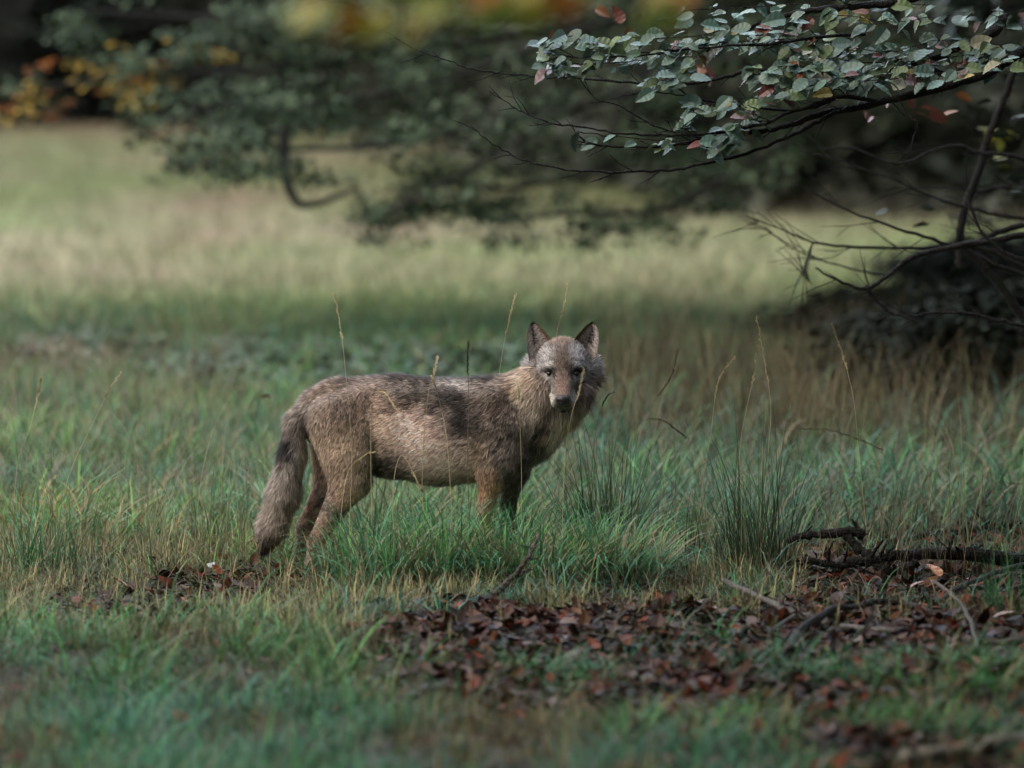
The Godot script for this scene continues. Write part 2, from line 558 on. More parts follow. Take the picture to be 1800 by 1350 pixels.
	for p in body.v:
		var x: float = 900.0 + p.x / S
		var y: float = 1012.0 - p.y / S
		var wob: float = noise.get_noise_3d(p.x * 900, p.y * 900, p.z * 900) * 14.0
		var wob2: float = noise.get_noise_3d(p.x * 900 + 70, p.y * 900, p.z * 900) * 14.0
		var c := marks(x + wob, y + wob2, coat, lit(0.2, 0.158, 0.138))
		if x < 548 - (y - 740) * 0.04 and y > 700:
			c = marks(x + wob * 0.7, y + wob2 * 0.7, tail, lit(0.22, 0.18, 0.155)) if p.z > -0.055 else c
		var grizzle := noise.get_noise_3d((p.x * 0.5 + p.y) * 4200, (p.y - p.x * 0.3) * 2200, p.z * 3000)
		c *= 1.0 + grizzle * (0.3 + 0.8 * (1.0 - smoothstep(0.18, 0.42, c.r)))
		# dark guard hair along the spine, with a paler seam below it
		var spine: float = 655.0 if x < 690 else 662.0
		spine = spine + maxf(0.0, 640.0 - x) * 0.4 - clampf((x - 870.0) * 0.5, 0, 40)
		if x > 540 and x < 925:
			c = c.lerp(dark, 0.75 * smoothstep(570.0, 640.0, x) * exp(-pow((y - spine - 2.0) / 7.0, 2.0)))
			c = c.lerp(silver, 0.22 * exp(-pow((y - spine - 20.0) / 8.0, 2.0)))
		colors.append(c * (1.0 + 0.5 * smoothstep(0.08, 0.25, c.r)))
	var hcolors := PackedColorArray()
	for p in head.v:
		var q: Vector3 = (p - eyes) / S
		var wob: float = noise.get_noise_3d(p.x * 1500, p.y * 1500, p.z * 1500) * 5.0
		var c := marks(q.x + wob, q.y + wob * 0.5, face, lit(0.165, 0.148, 0.142))
		if q.z < -75.0:
			c = c.lerp(lit(0.25, 0.18, 0.135), clampf((-75.0 - q.z) / 25.0, 0, 0.8))
		hcolors.append(c * 1.2)
	var skin := Shape.new()
	for part in [[body, colors], [head, hcolors]]:
		var first := skin.v.size()
		skin.v.append_array(part[0].v)
		skin.n.append_array(part[0].n)
		for c in part[1]:
			skin.c.append(Color(c.r * 0.6, c.g * 0.58, c.b * 0.55))
		for i in part[0].idx:
			skin.idx.append(first + i)
	var strands := Shape.new()
	coat_of(strands, body, colors, 0.0021, 0.0021)
	coat_of(strands, head, hcolors, 0.0017, 0.0021, eyes)
	# ears: cupped, furred shells standing on the skull, part of the same skin
	for s in [-1.0, 1.0]:
		ear(skin, strands, eyes, s)
	obj("body", skin.mesh(), M.hide, root)
	var fur := obj("fur", strands.mesh(), M.fur, root)
	fur.set_meta("kind", "stuff")
	# eyes and nose
	for s in [-1.0, 1.0]:
		var e := SphereMesh.new()
		e.radius = 5.6 * S
		e.height = 9.0 * S
		e.radial_segments = 24
		e.rings = 14
		var o := obj("eye", e, M.eye, root)
		o.position = h.call(s * 23.5, -3, 1.5)
	var nm := nose_mesh()
	var no_ := obj("nose", nm, M.nose, root)
	no_.position = h.call(0, -18, 57)
	no_.rotation.x = 0.12


func nose_mesh() -> ArrayMesh:
	var s := Shape.new()
	var rows := 18
	var cols := 28
	for i in rows + 1:
		var th := PI * i / rows
		for j in cols:
			var ph := TAU * j / cols
			var d := Vector3(sin(th) * cos(ph), cos(th), sin(th) * sin(ph))
			var r := 1.0
			for k in [-1.0, 1.0]:
				var q := d.distance_to(Vector3(k * 0.5, -0.25, 0.82).normalized())
				r -= 0.3 * exp(-pow(q / 0.24, 2.0))
			r -= 0.12 * exp(-pow(d.x / 0.1, 2.0)) * clampf(-d.y + 0.1, 0, 1)
			var wide := 1.0 + 0.16 * d.y
			s.v.append(Vector3(d.x * 13.6 * wide, d.y * 10.5, d.z * 11.0) * r * S)
			s.n.append(d)
			s.c.append(Color.WHITE)
	for i in rows:
		for j in cols:
			var a := i * cols + j
			var b := i * cols + (j + 1) % cols
			s.idx.append_array([a, a + cols, b, b, a + cols, b + cols])
	s.n.resize(s.v.size())
	for i in s.n.size():
		s.n[i] = Vector3.ZERO
	for t in range(0, s.idx.size(), 3):
		var fn := (s.v[s.idx[t + 2]] - s.v[s.idx[t]]).cross(s.v[s.idx[t + 1]] - s.v[s.idx[t]])
		for k in 3:
			s.n[s.idx[t + k]] += fn
	for i in s.n.size():
		s.n[i] = s.n[i].normalized() if s.n[i].length() > 0 else Vector3.UP
		if s.n[i].dot(s.v[i]) < 0:
			s.n[i] = -s.n[i]
	return s.mesh()


func strand(out: Shape, p: Vector3, n: Vector3, flow: Vector3, le: float, w: float, lift: float, c0: Color, c1: Color) -> void:
	var d := (flow * (1.0 - lift) + n * lift).normalized()
	var side := d.cross(n).normalized() * w * 0.5
	var m := p + d * le * 0.5
	var d2 := (d + flow * 0.5 + Vector3(0, -0.12, 0)).normalized()
	var e := m + d2 * le * 0.5
	var a := out.v.size()
	out.v.append(p - side)
	out.v.append(p + side)
	out.v.append(m - side * 0.8)
	out.v.append(m + side * 0.8)
	out.v.append(e)
	var nn := (n + d * 0.3 + Vector3(rr(-1, 1), rr(-1, 1), rr(-1, 1)) * 0.2).normalized()
	if nn.dot(n) < 0.3:
		nn = n
	for i in 5:
		out.n.append(nn)
	var cm := c0.lerp(c1, 0.45)
	out.c.append(c0)
	out.c.append(c0)
	out.c.append(cm)
	out.c.append(cm)
	out.c.append(c1)
	# wound so that the outer face agrees with the normal
	if (m - side - p + side).cross(side * 2.0).dot(n) > 0.0:
		out.idx.append_array([a, a + 1, a + 2, a + 1, a + 3, a + 2, a + 2, a + 3, a + 4])
	else:
		out.idx.append_array([a, a + 2, a + 1, a + 1, a + 2, a + 3, a + 2, a + 4, a + 3])


func coat_of(out: Shape, g: Dictionary, colors: PackedColorArray, spacing: float, width: float, eyes := Vector3.INF) -> void:
	var v: PackedVector3Array = g.v
	var n: PackedVector3Array = g.n
	var idx: PackedInt32Array = g.idx
	var flow: PackedVector3Array = g.flow
	var length: PackedFloat32Array = g.len
	var owed := 0.0
	var face := eyes != Vector3.INF
	for t in range(0, idx.size(), 3):
		var ia := idx[t]
		var ib := idx[t + 1]
		var ic := idx[t + 2]
		var area := (v[ib] - v[ia]).cross(v[ic] - v[ia]).length() * 0.5
		var dens := 1.0 / (spacing * spacing)
		if n[ia].z < -0.35:
			dens *= 0.3
		if n[ia].y < -0.75:
			dens *= 0.6
		owed += area * dens
		while owed > 1.0:
			owed -= 1.0
			var r1 := rng.randf()
			var r2 := rng.randf()
			if r1 + r2 > 1.0:
				r1 = 1.0 - r1
				r2 = 1.0 - r2
			var r0 := 1.0 - r1 - r2
			var p := v[ia] * r0 + v[ib] * r1 + v[ic] * r2
			var nn := (n[ia] * r0 + n[ib] * r1 + n[ic] * r2).normalized()
			var fl := flow[ia] * r0 + flow[ib] * r1 + flow[ic] * r2
			# locks: neighbouring hairs lean the same way
			var k1 := noise.get_noise_3d(p.x * 2600, p.y * 2600, p.z * 2600)
			var k2 := noise.get_noise_3d(p.x * 2600 + 300, p.y * 2600, p.z * 2600)
			fl += Vector3(k1, k2, 0) * 0.7 + Vector3(rr(-0.22, 0.22), rr(-0.22, 0.22), rr(-0.22, 0.22))
			fl = (fl - nn * fl.dot(nn)).normalized()
			var c := colors[ia] * r0 + colors[ib] * r1 + colors[ic] * r2
			var le := (length[ia] * r0 + length[ib] * r1 + length[ic] * r2)
			if face:
				var q := (p - eyes) / S
				for s in [-1.0, 1.0]:
					if absf(q.x - s * 23.5) < 7.5 and absf(q.y + 2.5) < 4.2 and q.z > -12:
						le = 0.0
				if absf(q.x) < 11 and q.y < -40 and q.y > -62 and q.z > 30:
					le = 0.0
				if le == 0.0:
					continue
			le *= rr(0.65, 1.25)
			var lock := le > 0.011 and rng.randf() < 0.12
			var spread := 0.5 if lock else (0.45 if le > 0.012 else 0.8)
			var f := exp(rr(-spread, spread)) * (1.0 + 0.4 * k2)
			if lock:
				le *= 1.2
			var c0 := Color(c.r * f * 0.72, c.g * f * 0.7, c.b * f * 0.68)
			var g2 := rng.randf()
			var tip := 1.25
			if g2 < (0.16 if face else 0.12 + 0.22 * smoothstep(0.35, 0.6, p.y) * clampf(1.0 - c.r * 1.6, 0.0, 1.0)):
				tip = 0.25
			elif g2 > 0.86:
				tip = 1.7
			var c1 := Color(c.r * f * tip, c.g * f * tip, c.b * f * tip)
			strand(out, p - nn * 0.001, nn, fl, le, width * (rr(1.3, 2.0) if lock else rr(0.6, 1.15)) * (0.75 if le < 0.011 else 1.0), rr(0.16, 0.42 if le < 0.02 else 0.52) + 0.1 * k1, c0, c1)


func ear(skin: Shape, strands: Shape, eyes: Vector3, s: float) -> void:
	# edges of the shell, in photo pixels round the point between the eyes
	var inner := [Vector3(s * 17, 50, -42), Vector3(s * 26, 62, -40), Vector3(s * 35, 72, -38), Vector3(s * 41, 78.5, -37), Vector3(s * 48, 83, -38)]
	var outer := [Vector3(s * 58, 16, -44), Vector3(s * 60.5, 34, -42), Vector3(s * 62, 53, -40), Vector3(s * 61, 69, -39), Vector3(s * 55.5, 80.5, -38)]
	var a := spline(inner, 3)
	var b := spline(outer, 3)
	var rows := a.size()
	var cols := 11
	var pink := lit(0.42, 0.34, 0.32)
	for face in 2:
		var first := skin.v.size()
		var pts := PackedVector3Array()
		for i in rows:
			var t := float(i) / (rows - 1)
			for j in cols:
				var u := float(j) / (cols - 1)
				var q: Vector3 = a[i].lerp(b[i], u)
				q.z -= sin(PI * u) * 11.0 * (1.0 - 0.75 * t) + (2.6 if face == 1 else 0.0)
				q.z += 3.0 * (1.0 - u) * (1.0 - t)
				pts.append(eyes + q * S)
		for i in rows:
			for j in cols:
				var o := i * cols + j
				var du := pts[i * cols + mini(j + 1, cols - 1)] - pts[i * cols + maxi(j - 1, 0)]
				var dv := pts[mini(i + 1, rows - 1) * cols + j] - pts[maxi(i - 1, 0) * cols + j]
				var nn := du.cross(dv).normalized()
				if (nn.z > 0) != (face == 0):
					nn = -nn
				skin.v.append(pts[o])
				skin.n.append(nn)
				var t := float(i) / (rows - 1)
				var u := float(j) / (cols - 1)
				var c := pink.lerp(lit(0.07, 0.052, 0.045), exp(-pow((u - 0.55) / 0.14, 2.0) - pow((t - 0.55) / 0.25, 2.0)) * 0.8)
				if face == 1 or u < 0.12 or u > 0.94 or t > 0.93:
					c = lit(0.12, 0.075, 0.05)
				skin.c.append(c)
				var tries := 26 if face == 0 else 14
				for k in tries:
					var uu := clampf(u + rr(-0.05, 0.05), 0, 1)
					var p := pts[o].lerp(pts[i * cols + mini(j + 1, cols - 1)], rng.randf())
					p = p.lerp(p + dv * 0.5, rng.randf())
					var fl := dv.normalized() * 0.8
					var le := rr(0.004, 0.008)
					var hc := lit(0.13, 0.082, 0.055)
					if face == 0:
						# pale hair combed across the cup from its inner edge
						fl = (du.normalized() * (0.8 if uu < 0.6 else -0.5) + dv.normalized() * 0.5).normalized()
						le = rr(0.008, 0.018) * (1.0 - 0.5 * t)
						hc = lit(0.55, 0.48, 0.45) if rng.randf() < 0.78 else lit(0.22, 0.17, 0.155)
						if absf(uu - 0.55) < 0.17 and absf(t - 0.5) < 0.27 and rng.randf() < 0.72:
							hc = lit(0.06, 0.046, 0.042)
						if uu < 0.1:
							hc = lit(0.2, 0.12, 0.08)
							fl = dv.normalized()
							le = 0.006
						elif uu > 0.92:
							hc = lit(0.38, 0.3, 0.25) if t > 0.25 else lit(0.2, 0.16, 0.14)
							fl = (dv.normalized() + du.normalized() * 0.3).normalized()
							le = 0.008
						if t > 0.85:
							hc = lit(0.09, 0.058, 0.042)
							le = 0.006
					fl = (fl + Vector3(rr(-0.25, 0.25), rr(-0.25, 0.25), rr(-0.25, 0.25))).normalized()
					var f := exp(rr(-0.6, 0.5))
					hc = Color(hc.r * f, hc.g * f, hc.b * f)
					strand(strands, p, nn, fl, le, rr(0.0012, 0.0022), rr(0.12, 0.35), hc, hc)
		for i in rows - 1:
			for j in cols - 1:
				var o := first + i * cols + j
				var q := [o, o + 1, o + cols, o + 1, o + cols + 1, o + cols]
				var fn := (skin.v[q[2]] - skin.v[q[0]]).cross(skin.v[q[1]] - skin.v[q[0]])
				if fn.dot(skin.n[o]) < 0:
					q = [o, o + cols, o + 1, o + 1, o + cols, o + cols + 1]
				skin.idx.append_array(q)


# ---------------------------------------------------------------- ground and grass
var litter_edge: PackedVector2Array
var bare_edge: PackedVector2Array


func make_ground() -> void:
	var s := Shape.new()
	var zs := []
	var z := 16.0
	while z > -230.0:
		zs.append(z)
		z -= 0.16 if z > -14.0 else (0.6 if z > -50 else 5.0)
	var cols := 121
	for zz in zs:
		for j in cols:
			var u := float(j) / (cols - 1) * 2.0 - 1.0
			var w := (9.0 + maxf(0.0, -zz) * 0.8)
			var x := u * w * (0.35 + 0.65 * absf(u))
			s.v.append(Vector3(x, ground_y(x, zz), zz))
			s.n.append(Vector3.UP)
			s.c.append(Color.WHITE)
	for i in zs.size() - 1:
		for j in cols - 1:
			var a := i * cols + j
			s.idx.append_array([a, a + cols, a + 1, a + 1, a + cols, a + cols + 1])
	for i in zs.size():
		for j in cols:
			var k := i * cols + j
			var dx := s.v[mini(k + 1, s.v.size() - 1)] - s.v[maxi(k - 1, 0)] if j > 0 and j < cols - 1 else Vector3.RIGHT
			var dz := s.v[(i + 1) * cols + j] - s.v[(i - 1) * cols + j] if i > 0 and i < zs.size() - 1 else Vector3.FORWARD
			var nn := dx.cross(dz).normalized()
			s.n[k] = nn if nn.y > 0 else -nn
	var o := obj("ground", s.mesh(), M.soil)
	tag(o, "dark earth of the glade under grass and leaf litter", "ground", "", "structure")


func tuft(seed_: int, count: int, h0: float, h1: float, w0: float, w1: float, spread: float, lean: float, droop: float, cols: Array, segs := 4) -> ArrayMesh:
	var r := RandomNumberGenerator.new()
	r.seed = seed_
	var s := Shape.new()
	for i in count:
		var a := r.randf() * TAU
		var d := sqrt(r.randf()) * spread
		var pick: Array = cols[r.randi() % cols.size()]
		var f := exp(r.randf_range(-0.6, 0.7))
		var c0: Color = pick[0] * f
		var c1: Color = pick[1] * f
		s.blade(Vector3(cos(a) * d, -0.01, sin(a) * d), a + r.randf_range(-2.0, 2.0), lerpf(h0, h1, pow(r.randf(), 1.4)), r.randf_range(0.0, lean), r.randf_range(0.1, droop), r.randf_range(w0, w1), c0, c1, segs, r.randf_range(-0.8, 0.8))
	return s.mesh()


func inside(poly: PackedVector2Array, x: float, z: float, wob: float) -> bool:
	var ox := noise.get_noise_2d(x * 120, z * 120) * wob
	var oz := noise.get_noise_2d(x * 120 + 99, z * 120) * wob
	return Geometry2D.is_point_in_polygon(Vector2(x + ox, z + oz), poly)


func poly(pts: Array) -> PackedVector2Array:
	var out := PackedVector2Array()
	for p in pts:
		var q := on_ground(p[0], p[1])
		out.append(Vector2(q.x, q.z))
	return out


const GREEN := [[Color(0.028, 0.072, 0.029), Color(0.059, 0.190, 0.067)], [Color(0.028, 0.081, 0.038), Color(0.052, 0.190, 0.090)], [Color(0.025, 0.072, 0.033), Color(0.066, 0.209, 0.110)], [Color(0.042, 0.095, 0.029), Color(0.094, 0.237, 0.062)], [Color(0.031, 0.076, 0.033), Color(0.112, 0.258, 0.144)], [Color(0.136, 0.115, 0.064), Color(0.170, 0.178, 0.083)], [Color(0.170, 0.136, 0.083), Color(0.281, 0.230, 0.143)]]
const MIXED := [[Color(0.12, 0.1, 0.05), Color(0.3, 0.27, 0.13)], [Color(0.08, 0.1, 0.035), Color(0.2, 0.26, 0.09)], [Color(0.19, 0.145, 0.08), Color(0.4, 0.32, 0.19)], [Color(0.06, 0.085, 0.04), Color(0.13, 0.2, 0.09)], [Color(0.13, 0.09, 0.05), Color(0.3, 0.2, 0.115)]]
const DEEP := [[Color(0.02, 0.035, 0.018), Color(0.045, 0.09, 0.045)], [Color(0.025, 0.04, 0.02), Color(0.06, 0.115, 0.06)], [Color(0.03, 0.045, 0.022), Color(0.09, 0.15, 0.085)]]
const STRAW := [[Color(0.15, 0.115, 0.07), Color(0.32, 0.26, 0.17)], [Color(0.11, 0.085, 0.055), Color(0.25, 0.19, 0.125)], [Color(0.09, 0.085, 0.045), Color(0.22, 0.2, 0.11)], [Color(0.07, 0.06, 0.04), Color(0.16, 0.13, 0.09)]]
const MEADOW := [[Color(0.224, 0.192, 0.112), Color(0.392, 0.344, 0.224)], [Color(0.160, 0.168, 0.080), Color(0.304, 0.328, 0.168)], [Color(0.224, 0.184, 0.116), Color(0.416, 0.344, 0.248)], [Color(0.120, 0.136, 0.064), Color(0.224, 0.248, 0.128)]]


func place(x: float, z: float, scale_: float, lift := 1.0) -> Transform3D:
	var b := Basis(Vector3.UP, rng.randf() * TAU).scaled(Vector3(scale_, scale_ * lift, scale_))
	return Transform3D(b, Vector3(x, ground_y(x, z), z))


func grass() -> void:
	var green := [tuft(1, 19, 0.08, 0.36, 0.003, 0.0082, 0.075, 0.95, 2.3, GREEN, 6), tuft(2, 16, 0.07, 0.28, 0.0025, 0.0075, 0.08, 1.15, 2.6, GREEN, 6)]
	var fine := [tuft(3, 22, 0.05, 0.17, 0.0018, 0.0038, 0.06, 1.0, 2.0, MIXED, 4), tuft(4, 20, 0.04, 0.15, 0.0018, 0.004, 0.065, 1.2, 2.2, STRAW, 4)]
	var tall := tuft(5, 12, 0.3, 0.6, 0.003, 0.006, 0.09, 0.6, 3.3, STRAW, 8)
	var P_ := {"g0": [], "g1": [], "f0": [], "f1": [], "t": [], "m": []}
	var C_ := {"g0": PackedColorArray(), "g1": PackedColorArray(), "f0": PackedColorArray(), "f1": PackedColorArray(), "t": PackedColorArray(), "m": PackedColorArray()}
	var put := func(key: String, tr: Transform3D, c: Color) -> void:
		P_[key].append(tr)
		C_[key].append(c)
	# the glade round the wolf
	var z := 8.2
	while z > -16.0:
		var depth := cam.position.z - z
		var half := 0.094 * depth + 0.7
		var step := 0.056 if z > -3.0 else 0.075
		var x := -half
		while x < half:
			x += step * rr(0.6, 1.4)
			var zz := z + rr(-0.5, 0.5) * step
			var n1 := noise.get_noise_2d(x * 60, zz * 40)
			var n2 := noise.get_noise_2d(x * 25 + 400, zz * 20)
			var px := 900.0 + x / (S * depth / 20.0)
			var in_litter := inside(litter_edge, x, zz, 0.35)
			var in_bare := inside(bare_edge, x, zz, 0.2)
			if in_litter and rng.randf() < (0.95 if n1 < (0.06 if z < 3.0 else -0.12) else (0.72 if z < 2.8 else 0.2)):
				continue
			if in_bare and rng.randf() < 0.8:
				continue
			var tint := exp(rr(-0.4, 0.35)) if z < 1.8 else exp(rr(-0.6, 0.45))
			var cool := clampf(0.5 + n2 * 1.4 + (px - 900.0) / 2600.0, 0.0, 1.0)
			var g := Color(lerpf(1.2, 0.92, cool), lerpf(1.05, 1.0, cool), lerpf(0.85, 1.4, cool)) * tint
			var lush := n1 * 1.5 + 0.5
			if z < -1.0:
				lush += 0.35
			if z > 2.6:
				lush += 0.15
			# shorter, strawy turf between the wolf and the bare patch
			if z > 0.15 and z < 2.4:
				lush -= 0.5
			if px < 580 and z > -2.6 and z < 1.8:
				lush -= 0.3
				g = Color(g.r * 1.35, g.g * 1.12, g.b * 0.9)
			if z < -10.5:
				lush -= 0.2
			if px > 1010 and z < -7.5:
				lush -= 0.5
			if rng.randf() < lush:
				var size := rr(0.5, 1.0) * (1.1 if z < -1.0 else 0.8) * (0.8 if z > 2.6 else 1.0) * (1.0 + 0.9 * noise.get_noise_2d(x * 110, zz * 110))
				if z > 1.2 and px > 620:
					size *= 0.62 if z < 3.3 else 0.85
				if z > 2.0 and n1 < (0.06 if px > 620 else 0.0) and rng.randf() < 0.6:
					continue
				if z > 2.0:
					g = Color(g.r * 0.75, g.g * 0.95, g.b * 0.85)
					size *= 1.15
				if px > 1000 and z < -2.0 and z > -9.0:
					size *= 1.15
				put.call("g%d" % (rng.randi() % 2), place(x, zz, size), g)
			else:
				if z > 2.0 and rng.randf() < 0.35:
					continue
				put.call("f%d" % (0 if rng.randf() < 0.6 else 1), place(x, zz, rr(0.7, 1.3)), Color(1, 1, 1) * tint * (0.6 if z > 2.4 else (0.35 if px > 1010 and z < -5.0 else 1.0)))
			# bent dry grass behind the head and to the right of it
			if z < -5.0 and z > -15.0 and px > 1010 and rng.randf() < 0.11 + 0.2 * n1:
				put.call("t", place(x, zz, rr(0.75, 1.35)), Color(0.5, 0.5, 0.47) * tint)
			if z < -7.0 and px < 420 and rng.randf() < 0.08:
				put.call("t", place(x, zz, rr(0.6, 1.0)), Color(1, 1, 1) * tint)
		z -= step
	# the belt of taller green grass that hides the feet
	for i in 760:
		var px := rr(590, 1130)
		var p := on_ground(px, 1016 + rr(-6, 26))
		if px < 650 and rng.randf() < 0.6:
			continue
		put.call("g%d" % (rng.randi() % 2), place(p.x, p.z, rr(0.8, 1.2), 1.3 + 0.3 * noise.get_noise_2d(px * 0.8, 3.0)), Color(1.2, 1.2, 1.25) * exp(rr(-0.35, 0.35)))
		if rng.randf() < 0.45:
			put.call("f%d" % (rng.randi() % 2), place(p.x + rr(-0.05, 0.05), p.z, rr(1.2, 1.9)), Color(1, 1, 1) * exp(rr(-0.2, 0.3)))
	# long dry blades arching against the shade right of the head
	for i in 90:
		var p := on_ground(rr(1040, 1600), rr(735, 820))
		put.call("t", place(p.x, p.z, rr(0.85, 1.3)), Color(1.0, 0.95, 0.85) * exp(rr(-0.4, 0.2)))
	# thin pale flowering wisps scattered through it
	var wisp := Shape.new()
	var r := RandomNumberGenerator.new()
	r.seed = 77
	for i in 5:
		wisp.blade(Vector3(r.randf_range(-0.05, 0.05), 0, r.randf_range(-0.05, 0.05)), r.randf() * TAU, r.randf_range(0.35, 0.75), r.randf_range(0.0, 0.35), r.randf_range(0.4, 1.7), r.randf_range(0.0014, 0.0022), Color(0.16, 0.15, 0.08), Color(0.4, 0.33, 0.22), 9)
	P_.w = []
	C_.w = PackedColorArray()
	for i in 700:
		var px := rr(-60, 1860)
		var p := on_ground(px, rr(800, 1030))
		if px > 470 and px < 1000 and p.z > -0.25 and rng.randf() < 0.75:
			continue
		put.call("w", place(p.x, p.z, rr(0.6, 1.1)), Color(1, 1, 1) * exp(rr(-0.7, 0.3)))
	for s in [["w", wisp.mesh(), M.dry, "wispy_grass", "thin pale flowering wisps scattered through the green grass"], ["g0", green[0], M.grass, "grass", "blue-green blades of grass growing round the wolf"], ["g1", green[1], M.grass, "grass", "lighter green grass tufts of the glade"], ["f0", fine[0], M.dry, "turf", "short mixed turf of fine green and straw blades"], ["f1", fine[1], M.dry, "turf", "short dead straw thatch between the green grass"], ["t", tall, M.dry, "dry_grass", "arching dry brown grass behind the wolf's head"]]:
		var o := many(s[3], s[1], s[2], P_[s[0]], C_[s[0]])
		tag(o, s[4], "grass", "", "stuff")
	# farther off: first rank green grass, then the pale meadow
	var mid := tuft(6, 26, 0.14, 0.3, 0.006, 0.011, 0.13, 0.5, 1.4, GREEN, 3)
	var places := []
	var tints := PackedColorArray()
	z = -15.0
	while z > -27.0:
		var half := 0.1 * (cam.position.z - z) + 1.5
		var x := -half
		while x < half:
			x += rr(0.08, 0.2)
			var n1 := noise.get_noise_2d(x * 20, z * 20)
			var px := 900.0 + x / (S * (cam.position.z - z) / 20.0)
			var dry := clampf(0.25 + n1 * 1.6 + smoothstep(-19.0, -24.0, z) * 0.8, 0, 1) if z < -17.0 else 0.7
			if rng.randf() < smoothstep(-19.0, -27.0, z) * 0.9:
				continue
			places.append(place(x, z + rr(-0.07, 0.07), rr(0.6, 1.15) * (1.0 + 0.4 * n1)))
			tints.append(Color(lerpf(0.75, 1.9, dry), lerpf(0.85, 1.25, dry), lerpf(1.0, 1.2, dry)) * exp(rr(-0.2, 0.2)) * 0.85)
		z -= 0.15
	tag(many("grass", mid, M.grass, places, tints), "deep green grass strip beyond the wolf before the meadow", "grass", "", "stuff")
	var pinks := [on_ground(690, 425), on_ground(400, 380), on_ground(370, 450)]
	var far := tuft(7, 24, 0.2, 0.42, 0.01, 0.018, 0.25, 0.8, 2.4, MEADOW, 4)
	places = []
	tints = PackedColorArray()
	z = -17.5
	while z > -118.0:
		var half := 0.105 * (cam.position.z - z) + 3.0
		var step := 0.2 - z * 0.003
		var x := -half
		while x < half:
			x += step * rr(0.5, 1.2)
			var n1 := noise.get_noise_2d(x * 7, z * 3)
			var n2 := noise.get_noise_2d(x * 9 + 200, z * 2.2)
			var pink := clampf((n2 - 0.18) * 4.0, 0, 1) * 0.2
			for q in pinks:
				var e: float = pow((x - q.x) / 0.5, 2.0) + pow((z - q.z) / 7.0, 2.0)
				pink = maxf(pink, 1.3 * exp(-e))
			if z < -96.0:
				pink = 1.3
			var c := Color(1.0, 1.0, 1.0).lerp(Color(0.68, 0.92, 0.62), clampf(0.4 + n1 * 0.9 + smoothstep(-2.0, 4.0, x) * 0.4, 0, 1)).lerp(Color(1.0, 0.74, 0.86), pink * 0.4)
			if rng.randf() > smoothstep(-16.0, -27.0, z):
				continue
			places.append(place(x, z + rr(-0.5, 0.5) * step, rr(0.7, 1.3)))
			tints.append(c * exp(rr(-0.15, 0.15)))
		z -= step * 0.8
	tag(many("meadow_grass", far, M.dry, places, tints), "pale tan and green meadow grass in the far sunny clearing", "grass", "", "stuff")


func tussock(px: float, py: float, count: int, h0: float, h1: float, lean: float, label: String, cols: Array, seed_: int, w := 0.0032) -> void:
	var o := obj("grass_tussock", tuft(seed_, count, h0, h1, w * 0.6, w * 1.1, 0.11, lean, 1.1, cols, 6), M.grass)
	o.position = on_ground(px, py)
	tag(o, label, "grass tussock", "grass tussocks in the glade")


func stem(base: Vector3, pts: Array, label: String, pale: bool) -> void:
	# pts: photo places that the stalk passes, at its own depth
	var root := thing("flowering_grass", base)
	tag(root, label, "grass stalk", "flowering grass stalks")
	var line := []
	for p in pts:
		line.append(p - base)
	line = spline(line, 5)
	var col := lit(0.42, 0.34, 0.2) if pale else lit(0.1, 0.095, 0.05)
	var s := Shape.new()
	s.tube(line, tapered(line.size(), 0.0012, 0.0006), 4, col)
	obj("stalk", s.mesh(), M.dry, root)
	var e := Shape.new()
	var k := line.size()
	var from := int(k * 0.62)
	for i in 34:
		var t := from + (k - 1 - from) * float(i) / 33.0
		var j := mini(int(t), k - 2)
		var p: Vector3 = line[j].lerp(line[j + 1], t - j)
		var d: Vector3 = (line[j + 1] - line[j]).normalized()
		var side := Vector3(rr(-1, 1), rr(-0.4, 0.4), rr(-1, 1)).normalized()
		var tr := Transform3D(Basis.looking_at(d + side * 0.35, Vector3(0.3, 0.2, 1)), p + side * 0.001) * Transform3D(Basis(Vector3.UP, PI / 2))
		e.leaf(tr, rr(0.008, 0.015), rr(0.003, 0.005), 0.5, 0.1, col * rr(0.8, 1.3), 2, 0.0)
	obj("seed_head", e.mesh(), M.dry, root)


